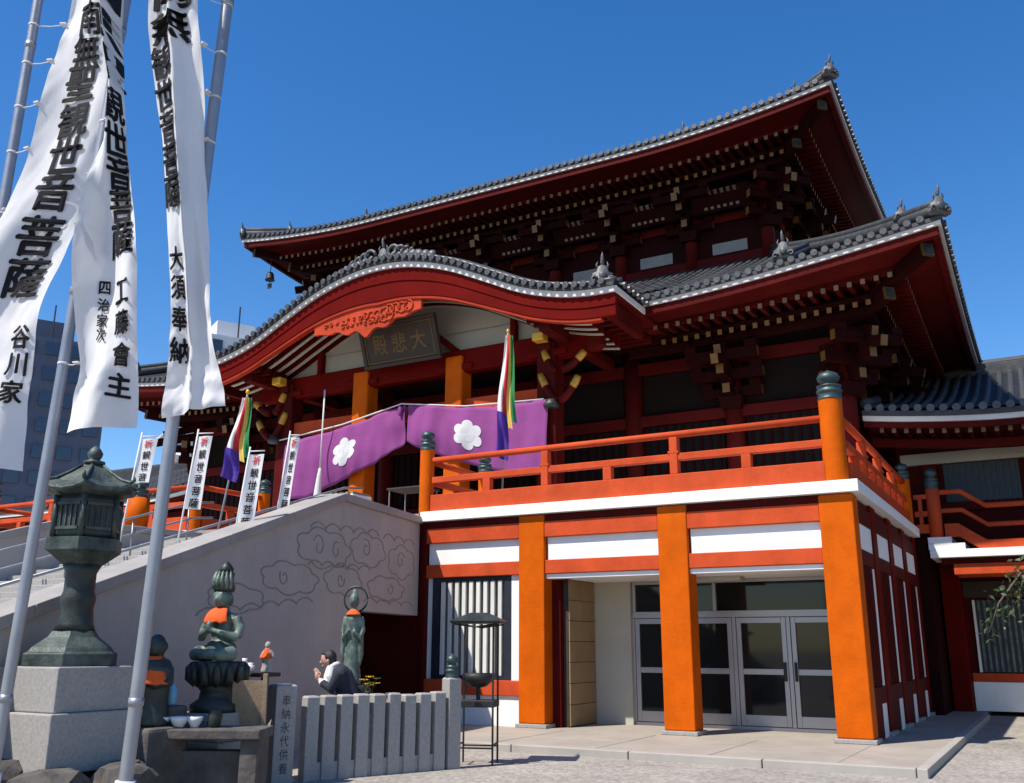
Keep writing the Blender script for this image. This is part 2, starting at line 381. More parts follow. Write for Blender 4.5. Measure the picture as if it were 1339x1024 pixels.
    # tile rows
    for sd_ in 'FRL':
        L, P, rz = maps[sd_]; run = run_f if sd_ == 'F' else run_s; oth = run_s if sd_ == 'F' else run_f
        n = int(L/step)
        for k in range(n):
            s = (k+.5)*L/n+random.uniform(-.012,.012)
            if sd_ != 'F' and s > 14: continue
            in_gap = sd_ == 'F' and gap and GL < s < GH
            tm = min(1, min(s, L-s)/oth)
            if tm < .03: continue
            m_ = max(2, int(run*tm/.42)); b = MB(); secs = []; i0 = 0
            al = Vector((1,0,0)) if sd_ == 'F' else Vector((0,1,0))
            for i in range(int(m_*.42) if in_gap else 0, m_):
                for q, rad in ((0, .074), (1, .064)):
                    t = tm*(i+q*.98)/m_; c = P(s, run*t-(.10 if i == 0 and q == 0 else 0), top(s, L, t)-.03)
                    secs.append([c+al*(rad*cos(pi*a/6))+Vector((0,0,rad*1.05*sin(pi*a/6))) for a in range(7)])
            jz = random.uniform(-.007,.007); secs = [[q+Vector((0,0,jz)) for q in z_] for z_ in secs]; b.loft(secs, 0, False, False)
            if in_gap: b.obj('tile_row', ['tile', 'tile_end'], root_o); continue
            c = P(s, -.115, top(s, L, 0)-.01); iv = (P(s, 0, 0)-P(s, -1, 0))
            b.add([c+al*(.078*cos(2*pi*a/10))+Vector((0,0,.078*sin(2*pi*a/10)))+iv*.0 for a in range(10)]+[c+al*(.078*cos(2*pi*a/10))+Vector((0,0,.078*sin(2*pi*a/10)))+iv*.06 for a in range(10)],
                  [tuple(range(10))]+[(a, (a+1) % 10, 10+(a+1) % 10, 10+a) for a in range(10)], 1)
            b.obj('tile_row', ['tile', 'tile_end'], root_o)
    # hip ridges with ornaments
    for sx, Xc in ((1, X1), (-1, X0)):
        pts = []
        for i in range(13):
            t = i/12*.97; pts.append(Vector((Xc-sx*(run_s*t), Y0+run_f*t, top(0, 1e3, t)+.10)))
        b = MB(); b.tube([p+Vector((0,0,.0)) for p in pts], .15, 8); b.tube([p+Vector((0,0,.17)) for p in pts], .095, 8); b.obj('hip_ridge', 'tile', root_o, True)
        d = Vector((sx*run_s, -run_f)).normalized(); rz = atan2(d.x, -d.y)
        orn(root_o, pts[0]+Vector((sx*.02,-.05,-.12)), .68, rz); orn(root_o, pts[2]+Vector((0,0,.05)), .55, rz)
    return root_o, top, h, maps

lower = big_roof(hall, CX-13.38, CX+13.38, 4.2, 23, 9.42, .66, 6.68, 1.5, 6.3, 3.15, 5.0, 2.6, .245, 8, 6, CV=.86, gap=6.45)
upper = big_roof(hall, CX-10.89, CX+10.89, 8.05, 22.95, 15.86, .52, 5.9, 1.8, 7.45, 2.9, 7.45, 2.55, .245, 7, 4)
# main ridge and descending-ridge ends of the upper roof
b = MB(); b.box((CX-3.6,15.25,18.7),(CX+3.6,15.75,19.3)); b.tube([(CX-3.7,15.5,19.36),(CX+3.7,15.5,19.36)], .16, 8); b.obj('main_ridge', 'tile', upper[0], bevel=.03)
for sx in (-1, 1):
    pts = [Vector((CX+sx*(6.2-.9*k/6), 9.7+2.6*k/6, upper[1](6, 99, (1.65+2.6*k/6)/7.45)+.12)) for k in range(7)]
    b = MB(); b.tube(pts, .15, 8); b.tube([p+Vector((0,0,.16)) for p in pts], .09, 8); b.obj('descending_ridge', 'tile', upper[0], True)
    orn(upper[0], pts[0]+Vector((0,-.1,-.12)), .8)
    p = Vector((CX+sx*9.9, 5.3, lower[1](3.48, 99, 1.1/6.3)+.1)); orn(lower[0], p, .75)
    pts = [p+Vector((0, .4*k, .19*k)) for k in range(8)]; b = MB(); b.tube(pts, .13, 8); b.tube([q+Vector((0,0,.15)) for q in pts], .08, 8); b.obj('descending_ridge', 'tile', lower[0], True)

# walls
def hall_walls(x0, x1, y0, y1, z0, z1, bays, low):
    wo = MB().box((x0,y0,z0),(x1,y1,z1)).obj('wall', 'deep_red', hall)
    bw = (x1-x0)/bays
    for k in range(bays+1):
        xx = x0+bw*k; r = .24 if low else .2
        MB().lathe([(r,z0-.1),(r,z1+.25)], (xx, y0-.06, 0), 16).obj('pillar', 'dark_red', wo, True)
    for zb, hb, dp in ([(z0+.02,.35,.16),(z0+1.0,.22,.16),(z0+2.9,.28,.16),(z1-.75,.3,.18)] if low else [(z1-1.5,.26,.14),(z1-.95,.22,.16),(z0+.1,.3,.14)]):
        MB().box((x0-.2,y0-dp,zb),(x1+.2,y0+.01,zb+hb)).obj('tie_beam', 'dark_red', wo, bevel=.015)
        MB().box((x1-.01,y0-.1,zb),(x1+dp,y1,zb+hb)).obj('tie_beam', 'dark_red', wo, bevel=.015)
    for k in range(bays):
        a = x0+bw*k+.3; c = x0+bw*(k+1)-.3
        if low:
            MB().box((a,y0-.03,z1-.42),(c,y0+.02,z1-.02)).obj('panel', 'shaded_cream', wo)
            MB().box((a,y0-.03,z0+3.22),(c,y0+.02,z1-.78)).obj('panel', 'shaded_cream', wo)
            f = MB().box((a,y0-.05,z0+1.25),(c,y0+.02,z0+2.88)).obj('lattice_window', 'dark_void', wo)
            n = 9
            for i in range(n): MB().box((a+(c-a)*(i+.3)/n,y0-.09,z0+1.25),(a+(c-a)*(i+.62)/n,y0-.051,z0+2.88)).obj('slat', 'deep_red', f)
            MB().box((a,y0-.03,z0+.40),(c,y0+.02,z0+.98)).obj('panel', 'shaded_cream', wo)
        else:
            MB().box((a+.35,y0-.03,z0+.50),(c-.35,y0+.02,z0+.86)).obj('panel', 'blind', wo)
            MB().box((a+.15,y0-.03,z1-1.22),(c-.15,y0+.02,z1-.98)).obj('panel', 'shaded_cream', wo)
    n = 5
    for k in range(n):
        yy = y0+(y1-y0)*(k+1)/n; MB().lathe([(.22,z0-.1),(.22,z1+.2)], (x1+.05, yy, 0), 14).obj('pillar', 'dark_red', wo, True)
    return wo
hall_walls(CX-10.78, CX+10.78, 6.8, 20.4, 4.2, 9.25, 8, True)
hall_walls(CX-8.34, CX+8.34, 10.6, 20.4, 12.7, 15.7, 7, False)

# ------------------------------------------------------------------ arched porch
YP = 2.45
PROF = [(0,11.13),(.8,11.07),(1.64,10.88),(2.3,10.65),(2.83,10.41),(3.45,10.11),(4.05,9.82),(4.5,9.64),(5.0,9.49),(5.5,9.38),(6.1,9.31),(6.7,9.30)]
def cr(tab, x):
    x = abs(x)
    n = len(tab)
    for i in range(n-1):
        if x <= tab[i+1][0] or i == n-2:
            x0_, x1_ = tab[i][0], tab[i+1][0]; t = (x-x0_)/(x1_-x0_)
            def sl(j):
                if j == 0: return 0
                if j == n-1: return (tab[j][1]-tab[j-1][1])/(tab[j][0]-tab[j-1][0])
                return (tab[j+1][1]-tab[j-1][1])/(tab[j+1][0]-tab[j-1][0])
            p0, p1 = tab[i][1], tab[i+1][1]; m0, m1 = sl(i)*(x1_-x0_), sl(i+1)*(x1_-x0_)
            return (2*t**3-3*t*t+1)*p0+(t**3-2*t*t+t)*m0+(-2*t**3+3*t*t)*p1+(t**3-t*t)*m1
def zp(d): return cr(PROF, d)
HW = 6.72; NS = 72
DS = [-HW+2*HW*i/NS for i in range(NS+1)]
def arch(name, zlo, zhi, y0, y1, m, parent, ds=DS, smooth=False, bev=0):
    """solid following the porch curve; zlo/zhi are offsets (number or function of d) from the white line"""
    f = lambda q, d: q(d) if callable(q) else q
    secs = []
    for d in ds:
        z = zp(d); secs.append([(CX+d,y0,z+f(zlo,d)),(CX+d,y1,z+f(zlo,d)),(CX+d,y1,z+f(zhi,d)),(CX+d,y0,z+f(zhi,d))])
    return MB().loft(secs).obj(name, m, parent, smooth, bev)
porch = arch('porch_roof', .12, .30, YP+.02, 8.6, 'tile_deck', hall)
arch('eave_board', -.02, .118, YP-.02, YP+.18, 'eave_white', porch)
arch('eave_tile_edge', .122, .20, YP-.07, YP+.02, 'tile', porch)
arch('bargeboard', lambda d: -.56-.32*max(0, 1-abs(d)/4), -.022, YP+.05, YP+.17, 'barge_red', porch, bev=.012)
arch('bargeboard_moulding', lambda d: -.30-.1*max(0, 1-abs(d)/4), lambda d: -.24-.1*max(0, 1-abs(d)/4), YP+.025, YP+.05, 'barge_red', porch)
arch('bargeboard_edge', lambda d: -.625-.34*max(0, 1-abs(d)/4), lambda d: -.565-.32*max(0, 1-abs(d)/4), YP+.07, YP+.24, 'barge_lit_edge', porch, ds=[d for d in DS if abs(d) < 6.5])  # strip coloured as the lit lower face
arch('soffit', -.06, .119, YP+.181, 8.2, 'dark_red', porch)
for i in range(7):                                 # curved rafters parallel to the front, cream lower edges
    y = YP+.42+.33*i
    ds = [d for d in DS if abs(d) < 5.9]
    q = arch('curved_rafter', lambda d: -.40-.03*i, -.062, y, y+.12, 'barge_red', porch, ds=ds)
    arch('rafter_edge', lambda d: -.435-.03*i, lambda d: -.402-.03*i, y-.01, y+.09, 'plaster', porch, ds=ds)
for sx in (-1, 1):                                 # straight eave returning to the hall on each side
    e = MB().box((CX+sx*6.76,YP+.02,9.28),(CX+sx*6.6,4.3,9.42)).obj('eave_board', 'eave_white', porch)
    MB().box((CX+sx*6.55,YP+.25,8.80),(CX+sx*6.35,4.6,9.22)).obj('side_beam', 'dark_red', porch, bevel=.02)
    MB().box((CX+sx*4.9,YP+.35,8.78),(CX+sx*4.6,6.7,9.05)).obj('side_beam', 'dark_red', porch, bevel=.02)
    for k in range(9): MB().box((CX+sx*6.34,YP+.30+.36*k,9.02),(CX+sx*4.3,YP+.41+.36*k,9.2)).obj('rafter', 'dark_red', porch)
# verge tiles along the curve, rising with it
vt = MB()
secs = [[(.072*cos(pi*a/6), yy, .08*sin(pi*a/6)) for a in range(7)] for yy in (-.14, .55)]
vt.loft(secs, 0, False, False); vt.add([(.078*cos(2*pi*a/10), -.15, .078*sin(2*pi*a/10)) for a in range(10)]+[(.078*cos(2*pi*a/10), -.09, .078*sin(2*pi*a/10)) for a in range(10)], [tuple(range(10))]+[(a, (a+1) % 10, 10+(a+1) % 10, 10+a) for a in range(10)], 1)
VT = vt.mesh('verge_tile', ['tile', 'tile_end'], False)
d = -HW+.1; sp = .225
while d < HW-.05:
    sl = (zp(d+.02)-zp(d-.02))/.04; o = link('verge_tile', VT, porch, (CX+d, YP, zp(d)+.235)); o.rotation_euler = (0, -math.atan(sl), 0); d += sp/sqrt(1+sl*sl)
def tube_on_arch(off, y, r, m, name):
    MB().tube([(CX+d, y, zp(d)+off) for d in DS], r, 8).obj(name, m, porch, True)
tube_on_arch(.37, YP+.45, .11, 'tile', 'verge_ridge'); tube_on_arch(.33, YP+.12, .06, 'tile_end', 'verge_ridge')
for i in range(9):                                 # tile rows running down the arch behind the verge
    y = YP+.95+.42*i; arch('tile_row', .30, .40, y, y+.16, 'tile', porch)
for sx in (-1, 1):                                 # eave tiles on the two straight sides
    for k in range(6):
        o = link('verge_tile', VT, porch, (CX+sx*6.74, YP+.3+.28*k, 9.50)); o.rotation_euler = (0,0,sx*pi/2)
# crest ornament on the porch
o = orn(porch, (CX, YP+.25, 11.32), .8)
for sx in (-1, 1):
    b = MB()
    for k in range(7):
        x = sx*(.38+.2*k); z = zp(x)+.30; R_ = .20-.017*k
        b.tube([(CX+x+R_*cos(t)*(1-t/11), YP+.12+.02*k, z+R_+R_*sin(t)*(1-t/11)) for t in [j*.62+(.5*k) for j in range(11)]], .045, 6)
        b.ell((CX+x, YP+.2, z+.10), (.14,.10,.14), 8, 5)
    b.obj('crest_scroll', 'ornament', porch, True)
orn(porch, (CX+6.35, YP+.2, 9.55), .8, .5); orn(porch, (CX-6.35, YP+.2, 9.55), .8, -.5)
for sx in (-1, 1):
    MB().tube([(CX+sx*6.2, YP+.3+.35*k, 9.72-.0*k) for k in range(6)], .12, 8).obj('side_ridge', 'tile', porch, True)
# carved pendant under the bargeboard peak
b = MB(); prof_ = []
PC = -.40
for i in range(49):
    x = -1.75+3.5*i/48; u = abs(x)/1.75; prof_.append((x+PC, -.10-.60*(1-u)**.9*(.86+.14*cos(u*17))))
def pz(x): return zp(x)-.80-.30*max(0, 1-abs(x)/4)
secs = [[(CX+x, YP+.11, pz(x)+zz), (CX+x, YP+.20, pz(x)+zz), (CX+x, YP+.20, pz(x)+.22), (CX+x, YP+.11, pz(x)+.22)] for x, zz in prof_]
b.loft(secs); pen = b.obj('carved_pendant', 'carving_red', porch)
for row in range(2):
    for k in range(15-4*row):
        b = MB()
        x = PC+(-1.35+.1*row*6+(2.7-1.2*row)*k/(14-4*row)); zc = pz(x)-.02-.16*row-.10*(1-abs(x-PC)/1.4); R_ = .07+.05*(1-abs(x-PC)/1.4)
        b.tube([(CX+x+R_*cos(t)*(1-t/9), YP+.095, zc+R_*sin(t)*(1-t/9)) for t in [j*.75+k*1.7 for j in range(9)]], .024, 5)
        b.obj('carving', 'carving_red', pen, True)
# tympanum, beams, pillars
YB = 4.1
tym = [d for d in DS if abs(d) <= 4.6]
MB().box((CX-6.3,4.36,9.16),(CX+6.3,6.78,9.24)).obj('porch_ceiling', 'deep_red', hall)
arch('tympanum', lambda d: 8.95-zp(d), lambda d: -.30, YB+.12, YB+.2, 'plaster', hall, ds=tym)
MB().box((CX-5.3,YB-.16,8.46),(CX+5.3,YB+.16,9.08)).obj('rainbow_beam', 'barge_red', hall, bevel=.04)
MB().box((CX-4.5,YB-.10,7.36),(CX+4.5,YB+.10,7.74)).obj('tie_beam', 'vermilion', hall, bevel=.02)
for d in (-4.25,-1.53,1.53,4.25):
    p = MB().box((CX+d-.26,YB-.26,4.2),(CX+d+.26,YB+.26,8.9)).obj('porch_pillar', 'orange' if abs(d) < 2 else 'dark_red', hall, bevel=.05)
    MB().box((CX+d-.38,YB-.38,4.2),(CX+d+.38,YB+.38,4.42)).obj('pillar_base', 'granite', p, bevel=.03)
    MB().box((CX+d-.55,YB-.24,8.5),(CX+d+.55,YB+.24,8.66)).obj('capital', 'barge_red', p, bevel=.02)
for sx in (-1, 1):                                  # frog-leg struts each side of the plaque
    MB().bar((CX+sx*1.5,YB+.05,9.08), (CX+sx*.55,YB+.05,9.85), .14, .3, up=(0,1,0)).obj('strut', 'barge_red', hall)
    MB().bar((CX+sx*3.2,YB+.05,9.08), (CX+sx*3.2,YB+.05,9.95), .14, .26, up=(0,1,0)).obj('strut', 'barge_red', hall)
for sx in (-1, 1):                                  # gilt beam noses and curved tie beams
    o = MB(); x = CX+sx*5.3
    secs = []
    for t, hh in ((0,.44),(.25,.46),(.42,.36),(.52,.12)): secs.append([(x+sx*t,YB-.14,8.98-hh),(x+sx*t,YB+.14,8.98-hh),(x+sx*t,YB+.14,9.0),(x+sx*t,YB-.14,9.0)])
    o.loft(secs[:3]); o.obj('beam_nose', 'dark_red', hall, bevel=.02)
    MB().loft([[(CX+sx*(4.25+a), YP+yy, 8.62+zz) for a, zz in ((-.16,.16),(.16,.16),(.16,.38),(-.16,.38))] for yy in (.95, 1.25)]).obj('beam_nose', 'gold', hall, bevel=.03)
    MB().bar((CX+sx*4.25,YP+1.3,8.80),(CX+sx*4.25,YB,8.80), .3, .36).obj('nose_beam', 'dark_red', hall)
    for (dx0, dz0, dx1, dz1) in ((.05,.0,-.42,.72),(.12,.0,.62,.55),(.02,.75,-.32,1.30),(.2,.75,.80,1.15)):
        pts = [Vector((CX+sx*(4.55+dx0+(dx1-dx0)*q**.8), YB-.32, 7.30+dz0+(dz1-dz0)*q**1.3)) for q in [i/8 for i in range(9)]]
        MB().tube(pts, [.10,.10,.10,.095,.09,.088,.085,.08,.07], 8).obj('bracket_arm', 'dark_red', hall, True)
        MB().tube(pts[5:9], [.095,.10,.095,.08], 8).obj('gilt_band', 'gilt_arm', hall, True)
    MB().lathe([(.05,-.10),(.19,-.08),(.20,.0),(.14,.05),(.13,.10),(.05,.10)], (CX+sx*4.45,YB-.36,7.22), 16).obj('boss', 'bronze_dark', hall, True)

# name board
pl = thing('name_board', 'dark wooden name board with gold characters hanging under the porch arch', 'sign', (CX, 3.9, 9.0))
T = Matrix.Translation((CX+.12, 3.55, 8.9)) @ Matrix.Rotation(radians(20), 4, 'X')
def tilted(mb): mb.v = [tuple(T @ Vector(p)) for p in mb.v]; return mb
bd = tilted(MB().box((-1.12,-.04,0),(1.12,.04,1.0))).obj('board', 'wood', pl)
def child_at(mb, name, m, bev=0): return tilted(mb).obj(name, m, bd, bevel=bev)
for a, c in (((-1.24,-.09,-.1),(1.24,.05,.0)), ((-1.24,-.09,1.0),(1.24,.05,1.1)), ((-1.24,-.085,0),(-1.12,.05,1.0)), ((1.12,-.085,0),(1.24,.05,1.0))):
    child_at(MB().box(a, c), 'frame', 'wood', .02)
for a, c in (((-1.10,-.06,.03),(1.10,-.041,.06)), ((-1.10,-.06,.94),(1.10,-.041,.97)), ((-1.10,-.058,.06),(-1.07,-.041,.94)), ((1.07,-.058,.06),(1.10,-.041,.94))):
    child_at(MB().box(a, c), 'gilt_line', 'gold_dull')
for ch, xx in (('殿',-.62), ('悲',0.0), ('大',.62)):
    vs_, fs, nb_ = glyph(ch, .02); child_at(MB().add([(xx-.23+.46*a, -.046-.0006*(i//nb_), .24+.52*c) for i, (a, c) in enumerate(vs_)], fs), 'character', 'gold_dull')

# ------------------------------------------------------------------ podium wings (ground floor) either side of the stair
def podium(side):
    fx = (lambda x: x) if side > 0 else mir
    R_ = side > 0
    t = thing('podium_wing', 'ground-floor podium with orange pillars, white panels and glass doors under the balcony' if R_ else
              'far podium wing beyond the stair, orange pillars under a red railing', 'building', (fx(-4.2), .3, 0))
    def B(a, b, name, m, par=None, bev=0): return MB().box((fx(a[0]),)+tuple(a[1:]), (fx(b[0]),)+tuple(b[1:])).obj(name, m, par or t, bevel=bev)
    # slab with white edge band
    B((-8.49,-.10,4.0),(.12,7.7,4.2), 'balcony_slab', 'white', bev=.008)
    B((-11.9,.02,4.0),(-8.492,7.7,4.19), 'balcony_slab', 'stone')
    # pillars
    for k in range(3):
        x1 = -2.84*k; p = B((x1-.55,-.004,.17),(x1,.43,3.985), 'pillar', 'orange', bev=.02)
        B((x1-.60,-.05,.10),(x1+.05,.48,.169), 'pillar_base', 'granite', p, .012)
    B((-8.5,.0,.1),(-8.40,.4,3.985), 'pillar', 'dark_red')
    # beams and panels, bay by bay
    bays = [(-8.398,-6.232), (-5.678,-3.392), (-2.838,-.552)]
    for a, c in bays:
        B((a,.03,3.86),(c,.30,3.985), 'painted_shadow_board', 'dark_red')  # dark board in place of the shadow under the overhanging band
        B((a,.012,3.56),(c,.36,3.858), 'beam', 'vermilion', bev=.012)
        B((a+.03,.10,3.13),(c-.01,.30,3.558), 'panel', 'white')
        B((a,.03,2.87),(c,.34,3.128), 'beam', 'vermilion', bev=.012)
    for a, c in bays[1:]: B((a,.08,2.78),(c,.32,2.868), 'lintel', 'white', bev=.008)
    # window bay on the left
    a, c = bays[0]
    B((a,.10,2.50),(c,.3,2.868), 'panel', 'white') if False else None
    B((a,.14,.92),(-8.27,.3,2.868), 'panel', 'white'); B((-6.44,.10,.92),(c,.3,2.868), 'panel', 'white')
    B((a,.04,.64),(c,.32,.918), 'beam', 'vermilion', bev=.012)
    B((a,.09,.10),(c,.3,.638), 'panel', 'white')
    w_ = B((-8.268,.22,.92),(-6.442,.28,2.866), 'window', 'dark_void')
    for q in (((-8.268,.10,.92),(-8.10,.219,2.866)), ((-6.60,.10,.92),(-6.442,.219,2.866)), ((-8.099,.10,2.78),(-6.601,.219,2.866)), ((-8.099,.10,.92),(-6.601,.219,1.0))): B(q[0], q[1], 'frame', 'navy', w_)
    for i in range(9): B((-8.07+i*.165,.105,1.0),(-7.985+i*.165,.16,2.78), 'slat', 'slat_white', w_, .006)
    B((-8.1,.206,1.0),(-6.6,.214,2.78), 'blind', 'blind', w_)
    # porch recess with doors
    B((-5.50,.44,.1),(-5.40,1.6,2.78), 'side_wall', 'wood')
    nr, nc = 7, 2
    for i in range(nr):
        for j in range(nc): B((-5.398,.45+j*.575,.12+i*.38),(-5.375,.45+j*.575+.565,.12+i*.38+.37), 'stone_tile', 'stone_tile', bev=.004)
    B((-5.398,1.62,.1),(-4.62,1.9,2.79), 'back_wall', 'plaster')
    B((-.62,.44,.1),(-.56,1.9,2.79), 'side_wall', 'dark_red')
    B((-5.37,.30,2.782),(-.62,1.95,2.86), 'ceiling', 'white')
    B((-3.1,.9,2.70),(-2.2,1.2,2.78), 'ceiling_lamp', 'plaster', bev=.01)
    gw = B((-4.618,1.80,.1),(-.622,1.90,2.79), 'glazed_wall', 'dark_void')
    edges = [-4.61, -3.60, -2.60, -1.60, -.63]
    B((-4.615,1.70,2.08),(-.625,1.799,2.20), 'frame', 'alu', gw, .006); B((-4.615,1.70,.10),(-.625,1.799,.16), 'frame', 'alu', gw, .006)
    B((-4.615,1.70,2.72),(-.625,1.799,2.78), 'frame', 'alu', gw, .006)
    for e in edges: B((e-.035,1.70,.162),(e+.035,1.799,2.078), 'frame', 'alu', gw, .006)
    for e in (-4.58, -2.95, -.66): B((e-.03,1.70,2.202),(e+.03,1.799,2.718), 'frame', 'alu', gw, .006)
    B((-4.55,1.76,2.202),(-.69,1.79,2.718), 'transom_pane', 'door_glass', gw)
    for k, (e0, e1) in enumerate(zip(edges, edges[1:])):
        e0 += .045; e1 -= .045
        dr = B((e0,1.75,.17),(e1,1.775,2.07), 'door', 'door_glass')
        for q in (((e0,1.71,.17),(e0+.085,1.749,2.07)), ((e1-.085,1.71,.17),(e1,1.749,2.07)), ((e0+.086,1.71,.17),(e1-.086,1.749,.36)), ((e0+.086,1.71,1.97),(e1-.086,1.749,2.07)), ((e0+.086,1.71,1.06),(e1-.086,1.749,1.16))): B(q[0], q[1], 'stile', 'alu', dr, .005)
        hx = e1-.05 if k % 2 == 0 else e0+.05
        B((hx-.02,1.65,.95),(hx+.02,1.705,1.28), 'handle', 'iron', dr, .008)
    # body of the podium
    B((-8.4,.32,.1),(-5.51,7.6,3.98), 'wall', 'dark_red'); B((-5.5,1.92,.1),(-.35,7.6,3.98), 'wall', 'dark_red')
    B((-.54,.46,.1),(-.06,7.6,3.98), 'wall', 'dark_red')
    # side elevation; darker reds put the flank's shade into pillars and beams
    for k in range(4):
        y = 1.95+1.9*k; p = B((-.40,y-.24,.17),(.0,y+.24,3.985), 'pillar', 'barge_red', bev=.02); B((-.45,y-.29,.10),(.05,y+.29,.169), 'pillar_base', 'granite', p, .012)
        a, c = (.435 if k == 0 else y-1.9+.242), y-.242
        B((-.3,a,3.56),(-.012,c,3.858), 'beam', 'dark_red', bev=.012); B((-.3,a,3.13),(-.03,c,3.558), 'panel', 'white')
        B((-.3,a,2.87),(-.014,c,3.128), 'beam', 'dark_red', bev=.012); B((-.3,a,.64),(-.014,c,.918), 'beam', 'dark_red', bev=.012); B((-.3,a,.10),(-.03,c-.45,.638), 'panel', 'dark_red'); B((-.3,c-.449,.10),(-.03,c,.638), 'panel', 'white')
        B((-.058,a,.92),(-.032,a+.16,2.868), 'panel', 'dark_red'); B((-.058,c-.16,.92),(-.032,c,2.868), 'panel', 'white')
        w_ = B((-.0585,a+.162,.92),(-.050,c-.162,2.868), 'window', 'dark_void')
        for i in range(7): B((-.049,a+.22+i*(c-a-.5)/6,.93),(-.032,a+.28+i*(c-a-.5)/6,2.86), 'slat', 'dark_red', w_)
    return t
podium(1); podium(-1)
for sx, lab in ((1,'dark recessed wall joining the podium to the annex'),(-1,'dark recessed wall joining the far podium wing to its annex')):
    f_ = (lambda x: x) if sx > 0 else mir
    tag(MB().box((f_(-.5),7.72,.1),(f_(.24),10.4,3.98)).obj('link_wall', 'deep_red'), lab, 'wall')
# wall behind the stair opening
o = MB().box((mir(-8.5)+.01,.05,.1),(-8.51,.3,3.98)).obj('wall', 'dark_red'); tag(o, 'dark red wall of the passage under the stone stairway', 'wall')

# ------------------------------------------------------------------ balustrades
def post_cap(r, z0, ztop):
    h = ztop-z0
    return [(r*1.04,0),(r*1.06,.03*h),(r*1.0,.06*h),(r*1.0,.22*h),(r*1.10,.25*h),(r*1.10,.31*h),(r*.98,.34*h),(r*.98,.42*h),(r*1.06,.44*h),(r*1.06,.47*h),(r*.62,.52*h),(r*.60,.58*h),(r*.92,.66*h),(r*.98,.76*h),(r*.80,.88*h),(r*.42,.95*h),(r*.10,1.0*h),(.004,1.03*h)]
def newel(t, x, y, zb, r, zs, zt):
    p = MB().lathe([(r,zb),(r,zs)], (x,y,0), 24).obj('newel_post', 'orange', t, True)
    MB().lathe(post_cap(r, zs, zt), (x,y,zs), 24).obj('post_cap', 'cap_bronze', p, True)
    e = p.modifiers.new('edge', 'EDGE_SPLIT'); e.split_angle = radians(40)
def rail_run(t, A, B_, zb, n, m='vermilion', hr=1.0, first=True):
    """rails from A to B (xy), base height zb, n tall posts between"""
    A = Vector((*A, 0)); B_ = Vector((*B_, 0)); L = (B_-A).length; d = (B_-A)/L; Z = Vector((0,0,zb))
    def at_(k): return A+d*L*k
    MB().bar(A+Z+Vector((0,0,.175)), B_+Z+Vector((0,0,.175)), .20, .35).obj('base_rail', m, t, bevel=.012)
    MB().bar(A+Z+Vector((0,0,.665*hr)), B_+Z+Vector((0,0,.665*hr)), .13, .13).obj('middle_rail', m, t, bevel=.012)
    MB().tube([A+Z+Vector((0,0,1.09*hr)), B_+Z+Vector((0,0,1.09*hr))], .065, 12).obj('handrail', m, t, True)
    for k in range(n*2+1):
        f = (k+1)/(n*2+2); p = at_(f)
        if k % 2: MB().box((p.x-.075,p.y-.085,zb+.352),(p.x+.075,p.y+.085,zb+1.03*hr)).obj('post', m, t, bevel=.01); MB().box((p.x-.10,p.y-.09,zb+.735*hr),(p.x+.10,p.y+.09,zb+.775*hr)).obj('post_block', m, t)
        else: MB().box((p.x-.085,p.y-.075,zb+.352),(p.x+.085,p.y+.075,zb+.60*hr)).obj('short_post', m, t, bevel=.01)
for side in (1, -1):
    fx = (lambda x: x) if side > 0 else mir
    q = 'above the glass doors' if side > 0 else 'on the far podium wing beyond the stair'
    t = thing('balustrade', 'vermilion three-rail balustrade '+q, 'railing', (fx(-4.2), .06, 4.2))
    rail_run(t, (fx(-8.3),.08), (fx(-.4),.08), 4.2, 2)
    newel(t, fx(-.24), .10, 4.2, .195, 5.60, 6.12); newel(t, fx(-8.47), .08, 4.17, .15, 5.52, 5.94)
    t = thing('balustrade', ('vermilion balustrade along the shaded right flank of the podium' if side > 0 else 'vermilion balustrade along the outer flank of the far podium wing'), 'railing', (fx(-.1), 4, 4.2))
    rail_run(t, (fx(-.12),.32), (fx(-.12),7.5), 4.2, 3); newel(t, fx(-.12), 7.62, 4.2, .15, 5.35, 5.75)
    t = thing('balustrade', ('short vermilion balustrade flanking the stair head, behind the balcony corner' if side > 0 else 'short vermilion balustrade flanking the far side of the stair head'), 'railing', (fx(-8.45), 1.2, 4.2))
    rail_run(t, (fx(-8.45),.24), (fx(-8.45),2.25), 4.2, 0); newel(t, fx(-8.45), 2.4, 4.2, .15, 5.42, 5.80)

